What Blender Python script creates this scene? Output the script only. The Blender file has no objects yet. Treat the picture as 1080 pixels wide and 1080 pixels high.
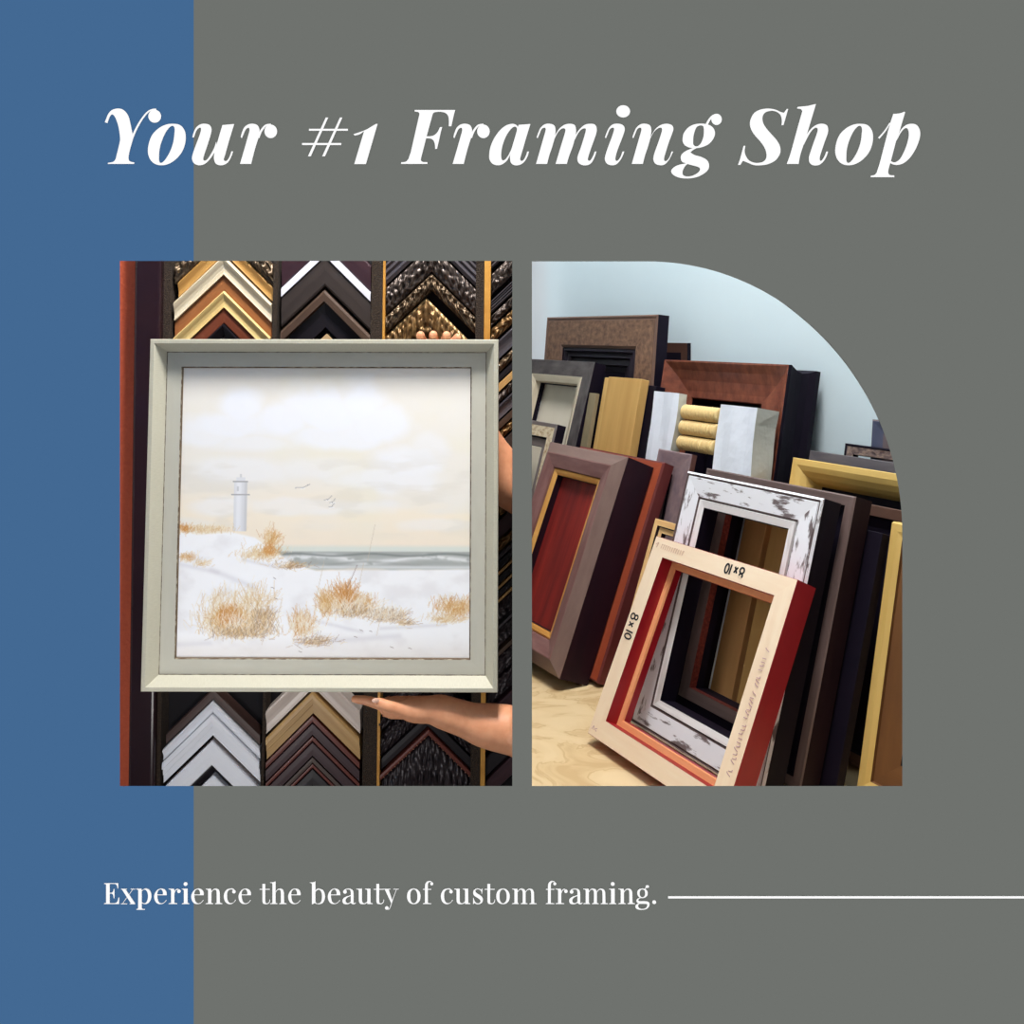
import bpy, math, random
import numpy as np
from mathutils import Vector, Matrix
from mathutils.geometry import tessellate_polygon

random.seed(7); rng = np.random.default_rng(5)
COL = bpy.context.scene.collection
F = 914.0          # focal length in pixels of the 1080 px frame
CX, CY = 540.0, 350.0
EYE = 0.57         # camera height above the right-hand display floor
WALL_Y = 0.72      # distance of the painted sign wall
# ------------------------------------------------------------------ helpers
def lin(c):
    c = c/255.0
    return c/12.92 if c <= 0.04045 else ((c+0.055)/1.055)**2.4
def S(r, g, b): return (lin(r), lin(g), lin(b), 1.0)

def new_mat(name):
    m = bpy.data.materials.new(name); m.use_nodes = True
    nt = m.node_tree; bs = nt.nodes['Principled BSDF']
    return m, nt, bs
_mats = {}
def M(name, a, b=None, scale=6.0, stretch=1.0, rough=0.55, metal=0.0, bump=0.0, thr=None, coord='Object', spec=0.4, detail=4.0):
    """procedural two-colour material; stretch > 1 draws the noise out along the first texture axis"""
    if name in _mats: return _mats[name]
    m, nt, bs = new_mat(name)
    bs.inputs['Roughness'].default_value = rough
    bs.inputs['Metallic'].default_value = metal
    bs.inputs['Specular IOR Level'].default_value = spec
    if b is None: bs.inputs['Base Color'].default_value = a
    tc = nt.nodes.new('ShaderNodeTexCoord'); mp = nt.nodes.new('ShaderNodeMapping')
    mp.inputs['Scale'].default_value = (scale/stretch, scale, scale)
    nt.links.new(tc.outputs[coord], mp.inputs['Vector'])
    nz = nt.nodes.new('ShaderNodeTexNoise'); nz.inputs['Scale'].default_value = 1.0
    nz.inputs['Detail'].default_value = detail; nz.inputs['Roughness'].default_value = 0.6
    nt.links.new(mp.outputs['Vector'], nz.inputs['Vector'])
    if b is not None:
        cr = nt.nodes.new('ShaderNodeValToRGB')
        lo, hi = thr if thr else (0.3, 0.7)
        cr.color_ramp.elements[0].position = lo; cr.color_ramp.elements[1].position = hi
        cr.color_ramp.elements[0].color = a; cr.color_ramp.elements[1].color = b
        nt.links.new(nz.outputs['Fac'], cr.inputs['Fac'])
        nt.links.new(cr.outputs['Color'], bs.inputs['Base Color'])
    if bump:
        bp = nt.nodes.new('ShaderNodeBump'); bp.inputs['Strength'].default_value = 1.0
        bp.inputs['Distance'].default_value = bump
        nt.links.new(nz.outputs['Fac'], bp.inputs['Height'])
        nt.links.new(bp.outputs['Normal'], bs.inputs['Normal'])
    _mats[name] = m
    return m

def mesh_obj(name, verts, faces, mats, mi=None, uvs=None, parent=None, smooth=False):
    me = bpy.data.meshes.new(name)
    me.from_pydata([tuple(v) for v in verts], [], [tuple(f) for f in faces])
    if not isinstance(mats, (list, tuple)): mats = [mats]
    for m in mats: me.materials.append(m)
    if mi is not None: me.polygons.foreach_set('material_index', list(mi))
    if uvs is not None:
        ul = me.uv_layers.new(name='UVMap'); flat = []
        for f in uvs:
            for c in f: flat += [c[0], c[1]]
        ul.data.foreach_set('uv', flat)
    if smooth: me.polygons.foreach_set('use_smooth', [True]*len(me.polygons))
    me.update()
    o = bpy.data.objects.new(name, me); COL.objects.link(o)
    if parent is not None: o.parent = parent
    return o
def tag(o, label, cat, group=None):
    o['label'] = label; o['category'] = cat
    if group: o['group'] = group
    return o
def struct(o): o['kind'] = 'structure'; return o
def empty(name, loc=(0, 0, 0)):
    o = bpy.data.objects.new(name, None); o.location = loc; o.empty_display_size = 0.05; COL.objects.link(o); return o
BOXF = [(0, 1, 3, 2), (4, 6, 7, 5), (0, 4, 5, 1), (2, 3, 7, 6), (0, 2, 6, 4), (1, 5, 7, 3)]
def box_v(x0, x1, y0, y1, z0, z1):
    return [(x, y, z) for x in (x0, x1) for y in (y0, y1) for z in (z0, z1)]
def box(name, x0, x1, y0, y1, z0, z1, mat, parent=None, bevel=0.0):
    o = mesh_obj(name, box_v(x0, x1, y0, y1, z0, z1), BOXF, mat, parent=parent)
    if bevel:
        b = o.modifiers.new('bevel', 'BEVEL'); b.width = bevel; b.segments = 2
    return o
def wallpt(u, v, y=WALL_Y): return ((u-CX)/F*y, y, EYE+(CY-v)/F*y)

# ------------------------------------------------------------------ camera and world
cam = bpy.data.cameras.new('camera'); co = bpy.data.objects.new('camera', cam); COL.objects.link(co)
co.location = (0, 0, EYE); co.rotation_euler = (math.pi/2, 0, 0)
cam.sensor_width = 36; cam.lens = 36*F/1080.0
cam.shift_x = 0.0; cam.shift_y = -(540-CY)/1080.0
cam.clip_start = 0.02
sc = bpy.context.scene; sc.camera = co
sc.view_settings.view_transform = 'Standard'; sc.view_settings.look = 'None'
sc.view_settings.exposure = 0; sc.view_settings.gamma = 1; sc.view_settings.use_curve_mapping = False
sc.cycles.max_bounces = 8; sc.cycles.use_denoising = True
w = bpy.data.worlds.new('world'); sc.world = w; w.use_nodes = True
WL = 1.08
w.node_tree.nodes['Background'].inputs[0].default_value = (1, 1, 1, 1)
w.node_tree.nodes['Background'].inputs[1].default_value = WL

def area(name, loc, target, sx, sy, power, col=(1, 1, 1)):
    l = bpy.data.lights.new(name, 'AREA'); l.shape = 'RECTANGLE'; l.size = sx; l.size_y = sy
    l.energy = power; l.color = col
    o = bpy.data.objects.new(name, l); COL.objects.link(o); o.location = loc
    o.rotation_euler = (Vector(target)-Vector(loc)).to_track_quat('-Z', 'Y').to_euler()
    return o

# ------------------------------------------------------------------ outlines
def parse(txt):
    pts = []
    for tk in txt.split():
        c = tk.endswith('!'); x, y = tk.rstrip('!').split(',')
        pts.append((float(x), float(y), c))
    return pts
def smooth_contour(pts, n=6):
    out = []; N = len(pts)
    for i in range(N):
        p0, p1, p2, p3 = pts[i-1], pts[i], pts[(i+1) % N], pts[(i+2) % N]
        seg = math.hypot(p2[0]-p1[0], p2[1]-p1[1])
        def unit(a, b):
            l = math.hypot(b[0]-a[0], b[1]-a[1]) or 1; return ((b[0]-a[0])/l, (b[1]-a[1])/l)
        if p1[2] and p2[2]:
            out.append((p1[0], p1[1])); continue
        t1 = unit(p1, p2) if p1[2] else unit(p0, p2)
        t2 = unit(p1, p2) if p2[2] else unit(p1, p3)
        for k in range(n):
            t = k/n; h00 = 2*t**3-3*t*t+1; h10 = t**3-2*t*t+t; h01 = -2*t**3+3*t*t; h11 = t**3-t*t
            out.append(tuple(h00*p1[j]+h10*seg*t1[j]+h01*p2[j]+h11*seg*t2[j] for j in (0, 1)))
    return out
def stroke_contour(pts):
    """variable width ribbon from (x,y,w) triples"""
    P = []
    for i in range(len(pts)-1):
        p0 = pts[max(i-1, 0)]; p1 = pts[i]; p2 = pts[i+1]; p3 = pts[min(i+2, len(pts)-1)]
        for k in range(6):
            t = k/6
            P.append(tuple(0.5*((2*p1[j])+(-p0[j]+p2[j])*t+(2*p0[j]-5*p1[j]+4*p2[j]-p3[j])*t*t+(-p0[j]+3*p1[j]-3*p2[j]+p3[j])*t**3) for j in range(3)))
    P.append(pts[-1]); L, Rr = [], []
    for i, p in enumerate(P):
        a = P[max(i-1, 0)]; b = P[min(i+1, len(P)-1)]
        l = math.hypot(b[0]-a[0], b[1]-a[1]) or 1; nx, ny = -(b[1]-a[1])/l, (b[0]-a[0])/l
        L.append((p[0]+nx*p[2]/2, p[1]+ny*p[2]/2)); Rr.append((p[0]-nx*p[2]/2, p[1]-ny*p[2]/2))
    return L+Rr[::-1]
def ellipse(cx, cy, rx, ry, n=40):
    return [(cx+rx*math.cos(2*math.pi*i/n), cy+ry*math.sin(2*math.pi*i/n)) for i in range(n)]

def prism(name, pieces, to3, depth, mat, parent=None, inset=0.0):
    """pieces: list of [outer, hole, ...] in 2-D; to3(x, y, d) gives the point at depth d behind the front"""
    V, Fc = [], []
    for ip, pc in enumerate(pieces):
        lf = -0.00004*ip
        tri = tessellate_polygon([[Vector((x, y, 0)) for x, y in c] for c in pc])
        flat = [p for c in pc for p in c]; n = len(flat); b = len(V)
        V += [to3(x, y, lf) for x, y in flat]; V += [to3(x, y, depth+lf) for x, y in flat]
        for t in tri: Fc.append([b+i for i in t]); Fc.append([b+n+i for i in reversed(t)])
        k = 0
        for c in pc:
            m = len(c)
            for i in range(m):
                i0 = b+k+i; i1 = b+k+(i+1) % m; Fc.append([i0, i1, i1+n, i0+n])
            k += m
    o = mesh_obj(name, V, Fc, mat, parent=parent)
    import bmesh
    bm = bmesh.new(); bm.from_mesh(o.data); bmesh.ops.recalc_face_normals(bm, faces=bm.faces); bm.to_mesh(o.data); bm.free()
    return o

# glyph pieces: C contour | H hole of the piece before | S stroke | E ellipse
G = {}
G['Y'] = ["C 80,325! 102,268 130,205 180,152 258,130 330,142 385,190 422,260 448,370 462,440 475,500! 520,400! 535,420! 505,495! 480,560! 465,610 440,700 418,800 420,862 445,885 498,897! 495,918! 122,918! 125,903! 200,887 232,850 245,800 262,735 285,640 298,575! 292,500 276,400 250,310 217,240 182,213 155,235 135,280 115,337!",
          "S 480,520,30 530,410,26 600,290,24 670,200,22 720,160,20 770,143,20 810,142,20", "E 789,240 90 92"]
G['o'] = ["C 85,750 100,620 150,500 240,410 340,360 440,347 540,365 600,430 622,520 610,640 560,760 470,860 370,920 270,937 180,915 115,850",
          "H 242,830 248,720 275,610 320,500 370,420 430,375 462,400 463,480 445,610 405,730 350,830 300,890 265,903 245,880"]
G['u'] = ["C 110,540! 125,480 165,400 225,355 300,347 360,370 382,430 370,500 340,600 300,720 268,820 265,858 285,872 320,855 370,785 420,690 450,600! 460,700! 415,770 350,860 280,920 200,937 135,910 105,850 115,780 160,650 205,530 232,440 228,405 205,405 170,440 145,500 130,543!",
          "C 538,365! 705,350! 680,430 640,560 600,700 575,790 557,855 575,877 605,868 640,815 665,740! 690,740! 665,810 620,890 560,930 500,937 445,915 420,860 418,800 440,700 480,560 515,440"]
G['r'] = ["C 190,535! 205,480 240,400 300,355 370,347 430,370 457,430 452,480 445,540! 400,680 365,810 338,918! 180,918! 250,680 295,520 314,450 312,412 295,403 260,430 230,495 205,553!",
          "S 440,545,34 465,480,30 500,420,28 550,370,26 620,358,24", "E 618,455 90 96"]
G['#'] = ["C 132,372! 625,372! 625,396! 132,396!", "C 45,552! 540,552! 540,577! 45,577!", "C 345,230! 375,230! 155,720! 120,720!", "C 525,230! 555,230! 335,720! 300,720!"]
G['1'] = ["C 695,440! 780,412 860,380 920,345 980,310! 1000,310! 852,818! 705,818! 830,400! 775,440 710,458!"]
G['F'] = ["C 235,150! 812,150! 795,210! 757,382! 720,382! 722,310 712,240 680,198 620,178 550,178 505,190 490,215! 405,525! 450,525 510,510 560,465 595,395! 628,393! 608,460! 580,590! 553,703! 527,705! 522,640 505,590 470,560 398,553! 325,840! 325,870 355,890 415,892! 418,918! 40,918! 45,895! 110,885 145,850! 180,750! 302,215! 300,195 285,180 235,172!"]
G['a'] = ["C 560,395! 545,480! 440,800! 400,870 330,925 260,937 195,915 155,860 148,790 165,680 215,560 300,440 390,370 480,347 530,362",
          "H 500,390 450,430 385,530 340,650 320,760 325,850 350,868 390,840 440,760 490,640 530,500 543,420 530,392",
          "C 568,362! 735,350! 710,430 670,560 630,700 600,800 590,860 615,875 645,850 670,800 690,742! 715,742! 690,820 640,895 580,932 510,937 460,905 445,850 445,790 470,690 520,520 560,380"]
ST1 = "C 80,540! 105,470 140,400 200,353 270,347 330,370 350,430 345,500 335,560! 300,680 260,800 230,918! 72,918! 140,680 180,540 208,440 205,408 180,403 150,425 120,495 95,553!"
G['m'] = [ST1, "C 300,640! 335,530! 360,480 410,410 480,360 560,347 620,365 640,420 638,500 625,560! 590,680 545,800 510,918! 350,918! 430,650 470,520 490,440 480,415 440,415 390,460 345,540",
          "C 600,620! 630,530! 650,480 700,415 770,360 850,347 910,360 935,410 930,480 900,570 850,710 815,820 812,865 840,870 880,810 908,742! 932,742! 910,810 870,890 820,930 740,937 680,905 660,850 670,790 710,680 760,520 780,440 775,415 730,420 680,470 640,540"]
G['i'] = ["E 340,170 98 87", "C 80,540! 105,470 145,395 200,353 280,347 340,370 362,420 350,480 310,590 260,720 230,830 235,870 260,872 300,820 330,742! 357,742! 330,810 295,870 240,925 175,937 110,915 80,860 85,800 120,690 180,530 208,440 208,410 185,403 150,425 120,495 95,553!"]
G['n'] = ["C 470,540! 495,470 530,400 590,353 660,347 720,370 740,430 735,500 725,560! 690,680 650,800 620,918! 462,918! 530,680 570,540 598,440 595,408 570,403 540,425 510,495 485,553!",
          "C 680,660! 720,560! 765,470 820,400 890,358 970,347 1035,370 1055,420 1035,490 990,610 940,770 922,840 930,875 960,872 1000,820 1028,742! 1052,742! 1025,800 985,870 930,925 870,937 800,915 770,860 775,800 800,720 850,580 885,470 893,425 880,403 840,410 780,460 735,540"]
G['g'] = ["C 335,470 350,390 410,310 490,265 590,250 690,262 760,300 795,370 780,450 720,530 640,575 550,597 450,595 370,560 340,515",
          "H 485,500 490,430 510,350 540,295 590,275 625,285 637,330 632,430 600,520 560,565 520,573 490,550",
          "S 675,268,32 715,195,30 765,140,26 820,118,20", "E 818,190 74 80",
          "C 500,590! 560,588! 490,622 445,660! 500,695 600,725 680,770 710,830 700,900 640,960 540,1010 420,1030 300,1022 210,985 172,935 190,890 260,845 385,815! 330,795 308,740 320,690 380,640 450,610",
          "H 405,825! 470,843 550,865 582,890 570,930 520,970 450,998 380,1000 340,980 335,930 355,880 380,845"]
G['S'] = ["C 805,135! 825,135! 800,220! 758,365! 730,367! 735,300 720,230 690,195 640,168 580,162 510,180 470,220 458,280 475,350 520,420 590,500 660,580 705,660 715,740 695,800 640,870 540,920 440,937 340,935 260,905 190,875! 175,880! 145,932! 110,932! 140,850! 190,662! 215,660! 205,740 225,810 270,870 340,900 400,903 470,885 510,840 515,770 490,690 430,600 350,510 300,430 280,350 295,270 345,190 430,145 540,130 640,145 720,180 765,190!"]
G['h'] = ["C 275,128! 285,107! 350,100 430,92 500,75 545,65! 415,500! 400,560! 350,700 320,800 298,918! 130,918! 180,780! 230,600! 290,380! 350,170! 340,145 320,135",
          "C 370,650! 410,510! 440,460 500,395 570,355 640,347 700,370 718,430 710,490 670,600 620,750 598,830 605,872 630,865 670,800 692,742! 718,742! 690,820 640,895 580,935 500,935 455,900 445,830 460,770 510,620 560,480 570,430 560,405 530,405 480,450 430,530"]
G['p'] = ["S 290,458,24 350,390,21 400,325,19 450,240,14", "C 498,112! 560,108 610,98 655,80! 665,90! 580,380! 540,490 500,640 460,790! 430,900 425,950 445,980 510,987! 512,1012! 175,1012! 180,990! 230,980 260,950! 300,830! 360,600! 430,330! 455,240!",
          "C 530,510! 580,385! 620,320 680,270 750,253 820,265 865,320 880,400 860,500 810,620 730,740 640,815 560,838 500,832 440,805! 460,780! 490,798 530,798 590,755 650,650 695,530 718,420 712,345 690,315 650,325 600,385 560,460"]
# upright letters of the tagline
G['tE'] = ["C 90,198! 360,198! 362,300! 345,300! 335,255 310,220 270,215 200,215! 200,380! 235,378 260,350 270,310! 290,310! 290,485! 270,485! 262,430 240,402 200,398! 200,578! 300,575 340,545 362,470! 382,470! 375,597! 90,597! 92,580! 127,575! 127,220! 90,212!"]
G['tx'] = ["C 425,315! 500,315! 682,585! 600,585!", "C 628,315! 645,318! 450,588! 430,588!", "C 415,303! 525,303! 525,319! 415,319!", "C 595,303! 682,303! 682,319! 595,319!", "C 412,580! 530,580! 530,597! 412,597!", "C 578,580! 682,580! 682,597! 578,597!"]
G['tp'] = ["C 700,303! 800,303! 808,335! 808,670! 820,685 868,690! 868,706! 705,706! 705,690! 735,680! 737,335! 722,322 700,319!",
           "C 800,375! 800,340! 850,305 900,300 960,335 990,420 980,510 930,580 870,598 800,580! 800,550! 850,580 890,560 915,500 922,430 905,360 870,325 835,330"]
G['te'] = ["C 112,430! 290,430! 290,385 265,330 215,303 160,303 100,335 55,410 50,480 75,550 120,590 180,598 235,582 290,527! 275,515! 240,558 190,580 150,565 125,520",
           "H 112,412! 215,412! 215,370 195,328 165,320 130,345 115,385"]
G['tr'] = ["C 325,303! 425,303! 437,335! 437,575! 490,580! 490,597! 325,597! 325,582! 370,575! 370,335! 355,322 325,319!", "S 430,395,20 445,350,20 475,320,20 515,314,18", "E 522,352 36 36"]
G['ti'] = ["E 647,215 40 38", "C 575,303! 688,303! 688,575! 718,582! 718,597! 578,597! 578,582! 612,575! 612,335! 600,322 575,319!"]
NS = "C 38,303! 140,303! 150,335! 150,575! 182,582! 182,597! 38,597! 38,582! 82,575! 82,335! 65,322 38,319!"
NA = "C 145,395! 145,350! 190,308 235,300 285,320 308,370! 312,570! 355,582! 355,597! 215,597! 215,582! 245,572! 243,370 235,335 210,324 175,342"
G['tn'] = [NS, NA]
G['tc'] = ["C 600,340! 560,303 500,300 430,325 385,400 382,480 410,555 470,597 530,595 580,565 615,520! 600,510! 565,560 520,576 480,560 455,510 448,440 455,370 490,328 540,322 580,350!", "E 575,360 36 36"]
G['tt'] = ["C 122,213! 182,213! 182,300! 182,540 190,572 220,578 250,550 258,505! 276,515! 265,565 225,597 180,599 140,587 122,545!", "C 72,306! 265,306! 265,325! 72,325!"]
G['th'] = ["C 268,183! 340,175 378,160! 378,575! 412,582! 412,597! 270,597! 270,582! 312,575! 312,212! 300,197! 268,197!", "C 373,395! 373,350! 418,308 463,300 513,320 536,370! 540,570! 583,582! 583,597! 443,597! 443,582! 473,572! 471,370 463,335 438,324 403,342"]
G['tb'] = ["C 88,183! 160,178 198,160! 198,575! 178,578! 150,598! 125,598! 125,212! 110,197! 88,197!", "C 190,375! 190,338! 230,303 280,303 345,335 378,420 375,500 340,570 280,598 220,595 175,575! 192,545! 220,580 260,580 295,555 312,500 315,420 300,360 265,325 225,338"]
G['ta'] = ["E 755,365 38 36", "C 718,355! 745,318 800,300 860,303 905,332 922,385! 922,550! 925,575 958,562! 968,572! 940,597 900,599 868,580! 862,560! 862,370! 850,330 820,320 775,327 745,350!",
           "C 870,420! 870,442! 815,465 778,500 772,545 795,573 835,568 870,540! 870,570! 820,597 770,600 725,585 705,540 715,495 765,455 820,437"]
G['tu'] = ["C 18,303! 127,303! 127,520! 135,560 165,578 200,565 222,540! 222,340! 208,322 180,319! 180,303! 287,303! 290,575! 327,580! 327,597! 225,597! 222,572! 190,594 140,600 90,590 65,550 60,500! 60,335! 45,322 18,319!"]
G['ty'] = ["C 552,315! 632,315! 700,520! 680,590!", "S 778,316,16 740,420,17 695,545,20 665,640,18 640,690,16 605,698,10", "E 595,668 38 36", "C 528,303! 666,303! 666,319! 528,319!", "C 718,303! 822,303! 822,319! 718,319!"]
G['to'] = ["C 75,450 90,370 140,315 205,300 275,318 325,380 338,450 322,530 270,585 205,599 140,583 92,530", "H 145,450 150,380 172,335 205,320 240,335 265,385 272,450 265,520 240,563 205,579 172,563 150,520"]
G['tf'] = ["C 415,575! 415,260! 425,205 460,165 510,155 550,167! 540,182! 500,182 480,215 477,300! 477,575! 540,582! 540,597! 378,597! 378,582!", "E 548,210 32 32", "C 380,306! 540,306! 540,325! 380,325!"]
G['ts'] = ["C 615,305! 605,400! 590,400! 580,350 545,322 510,318 480,340 490,375 540,410 600,455 622,510 605,565 555,597 500,599 455,580! 440,597! 428,597! 430,478! 445,478! 465,540 500,575 540,578 568,550 555,510 500,470 445,430 430,370 450,325 500,302 550,303 585,318 600,305!"]
G['tm'] = ["C 358,303! 460,303! 470,335! 470,575! 488,582! 488,597! 358,597! 358,582! 402,575! 402,335! 385,322 358,319!",
           "C 462,395! 462,350! 505,308 550,300 600,320 622,370! 622,575! 655,582! 655,597! 525,597! 525,582! 558,572! 558,370 545,332 520,324 490,342",
           "C 615,395! 615,350! 660,308 705,300 755,320 780,370! 785,575! 828,582! 828,597! 690,597! 690,582! 722,572! 718,370 705,332 680,324 645,342"]
G['tg'] = ["C 303,385 315,335 355,308 405,300 460,310 500,350 508,390 495,440 450,475 400,485 350,472 315,435", "H 355,390 362,350 385,324 410,322 440,337 452,390 445,435 425,460 400,465 375,452 360,425",
           "S 445,325,20 468,290,20 495,265,20", "E 497,262 37 28",
           "C 350,470! 375,482! 335,503 335,530 375,537 480,540 530,560 542,600 525,650 480,690 400,706 320,698 275,670 268,630 290,600 330,580! 295,560 288,525 305,495", "H 345,592! 440,592 490,600 490,627 470,663 420,683 365,678 332,652 327,620"]
G['t.'] = ["E 628,560 40 38"]

def inset_c(c, a, hole):
    ar = sum(c[i-1][0]*c[i][1]-c[i][0]*c[i-1][1] for i in range(len(c)))
    sg = (1 if ar > 0 else -1)*(-1 if hole else 1); out = []; n = len(c)
    for i in range(n):
        p, q = c[i-1], c[(i+1) % n]; l = math.hypot(q[0]-p[0], q[1]-p[1]) or 1
        out.append((c[i][0]-sg*a*(q[1]-p[1])/l, c[i][1]+sg*a*(q[0]-p[0])/l))
    return out
def glyph_pieces(key, x0, y0, sc_, dx=0.0):
    out = []
    for d in G[key]:
        k, body = d[0], d[2:]
        if k in 'CH': c = smooth_contour(parse(body))
        elif k == 'S': c = stroke_contour([tuple(float(q) for q in t.split(',')) for t in body.split()])
        else:
            a, b, e = body.split(); ax, ay = (float(q) for q in a.split(',')); c = ellipse(ax, ay, float(b), float(e))
        if key[0] == 't': c = inset_c(c, 3.6, k == 'H')
        c = [((x+dx)/sc_+x0, y/sc_+y0) for x, y in c]
        if k == 'H': out[-1].append(c)
        else: out.append([c])
    return out

MAT_LETTER = M('sign_white', (0.93, 0.93, 0.93, 1), rough=1.0, spec=0.0)
MAT_GREY = M('wall_grey_paint', tuple(c/WL for c in S(111, 114, 110)[:3])+(1,), rough=1.0, spec=0.0)
MAT_BLUE = M('wall_blue_paint', tuple(c/WL for c in S(67, 105, 147)[:3])+(1,), rough=1.0, spec=0.0)
SIGN = empty('headline_sign', wallpt(540, 150, WALL_Y)); tag(SIGN, 'large white italic headline reading Your #1 Framing Shop across the top of the wall', 'sign')
TAGL = empty('tagline_sign', wallpt(400, 945, WALL_Y)); tag(TAGL, 'small white upright line of text reading Experience the beauty of custom framing.', 'sign')
def letter(key, parent, x0, y0, sc_, dx=0.0):
    loc = Vector(parent.location)
    lift = 0.0006
    def to3(x, y, d):
        p = wallpt(x, y); return (p[0]-loc.x, p[1]-lift+d*1.0-loc.y, p[2]-loc.z)
    return prism('letter', glyph_pieces(key, x0, y0, sc_, dx), to3, 0.0005, MAT_LETTER, parent)
for key, x0, y0, s_, dx in [('Y', 105, 105, 13.5, 0), ('o', 150, 105, 13.5, 0), ('u', 195, 105, 13.5, 0), ('r', 240, 105, 13.5, 0), ('#', 315, 105, 12, 0), ('1', 315, 105, 12, 0),
        ('F', 420, 105, 13.5, 0), ('r', 464.1, 105, 13.5, 0), ('a', 505, 105, 13.5, 0), ('m', 560, 105, 13.5, 0), ('i', 632, 105, 13.5, 0), ('n', 632, 105, 13.5, 0),
        ('g', 695, 112, 13.5, 0), ('S', 770, 105, 13.5, 0), ('h', 820, 105, 13.5, 0), ('o', 875, 105, 13.5, -8), ('p', 905, 112, 13.5, 0)]:
    letter(key, SIGN, x0, y0, s_, dx)
for key, x0, dx in [('tE', 105, 0), ('tx', 105, 0), ('tp', 105, 0), ('te', 160, 0), ('tr', 160, 0), ('ti', 160, 0), ('te', 160, 703), ('tn', 215, 0), ('tc', 215, 0), ('te', 215, 610),
        ('tt', 270, 0), ('th', 270, 0), ('te', 270, 562), ('tb', 322, 0), ('te', 322, 378), ('ta', 322, 0), ('tu', 375, 0), ('tt', 375, 272), ('ty', 375, 0), ('to', 425, 0), ('tf', 425, 0),
        ('tc', 425, 338), ('tu', 475, 54), ('ts', 475, 0), ('tt', 475, 578), ('to', 520, -17), ('tm', 520, 0), ('tf', 565, -187), ('tr', 565, 51), ('ta', 565, -74), ('tm', 610, -268),
        ('ti', 610, 4), ('tn', 610, 717), ('tg', 655, 0), ('t.', 655, 0)]:
    letter(key, TAGL, x0, 920, 18.0, dx)
def bar3(x, y, d): p = wallpt(x, y); return (p[0], p[1]-0.0006+d, p[2])
tag(prism('sign_line', [[[(704.6, 944.9), (1240, 944.9), (1240, 947.1), (704.6, 947.1)]]], bar3, 0.0005, MAT_LETTER), 'thin white horizontal line running from the tagline to the right edge', 'line')

# ------------------------------------------------------------------ the sign wall with its two openings
WIN_L = (126.5, 540.3, 275.2, 829.0)
def arch():
    x0, x1, y0, y1 = 561.0, 951.6, 275.7, 829.0
    # straight top to x~690, then a smooth quarter curve down to the right side
    pts = [(x0, y1), (x0, y0), (683, y0)]
    n = 48; rx, ry = x1-683.0, 563.0-y0
    pts += [(683+rx*math.sin(a), 563.0-ry*math.cos(a)) for a in [math.pi/2*i/n for i in range(1, n+1)]]
    pts += [(x1, y1)]
    return pts
ARCH = arch()
TOPV, BOTV = 350-(2.2-EYE)/WALL_Y*F, 350+(EYE+0.9)/WALL_Y*F
LFU, RTU = 540-1.5/WALL_Y*F, 540+1.5/WALL_Y*F
def wall_piece(name, outer, holes, mat):
    th = 0.012
    def to3(u, v, d):
        p = wallpt(u, v); return (p[0], p[1]+d, p[2])
    # openings are splayed backwards so that the panel edge reads as one crisp line
    V, Fc = [], []
    cs = [outer]+holes
    tri = tessellate_polygon([[Vector((x, y, 0)) for x, y in c] for c in cs])
    flat = [p for c in cs for p in c]; n = len(flat)
    wx0, wx1, wy0, wy1 = WIN_L
    back = []
    for (x, y) in outer:
        if wy0 <= y <= wy1 and wx0 <= x <= wx1:
            x += -20 if x == wx0 else (8 if x == wx1 else 0); y += -20 if y == wy0 else 20
        back.append((x, y))
    for hcon in holes:
        cx = sum(p[0] for p in hcon)/len(hcon); cy = sum(p[1] for p in hcon)/len(hcon)
        xs = [p[0] for p in hcon]; ys = [p[1] for p in hcon]
        for (x, y) in hcon:
            back.append((x+(x-cx)/max(cx-min(xs), max(xs)-cx)*(22 if x > cx else 7), y+(y-cy)/max(cy-min(ys), max(ys)-cy)*22))
    V += [to3(x, y, 0) for x, y in flat]+[to3(x, y, th) for x, y in back]
    for t in tri: Fc.append(list(t)); Fc.append([n+i for i in reversed(t)])
    k = 0
    for c in cs:
        m = len(c)
        for i in range(m): Fc.append([k+i, k+(i+1) % m, n+k+(i+1) % m, n+k+i])
        k += m
    return struct(mesh_obj(name, V, Fc, mat))
x0, x1, y0, y1 = WIN_L; SPL = 204.3
wall_piece('wall_front_left', [(LFU, TOPV), (SPL, TOPV), (SPL, y0), (x0, y0), (x0, y1), (SPL, y1), (SPL, BOTV), (LFU, BOTV)], [], MAT_BLUE)
wall_piece('wall_front', [(SPL, TOPV), (RTU, TOPV), (RTU, BOTV), (SPL, BOTV), (SPL, y1), (x1, y1), (x1, y0), (SPL, y0)], [ARCH], MAT_GREY)

# ------------------------------------------------------------------ rooms behind
MAT_PLAIN = M('partition_paint', S(200, 205, 205), S(190, 196, 198), scale=3, rough=0.8)
MAT_CEIL = M('ceiling_paint', S(225, 225, 222), S(215, 215, 212), scale=3, rough=0.9)
struct(box('wall_partition', 0.0032, 0.0145, WALL_Y+0.013, 2.2, -0.9, 2.2, MAT_PLAIN))
struct(box('ceiling', -1.5, 1.5, WALL_Y+0.013, 2.25, 2.2, 2.23, MAT_CEIL))
struct(box('wall_left', -1.5, -1.48, WALL_Y+0.013, 2.2, -0.9, 2.2, MAT_PLAIN))
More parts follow.
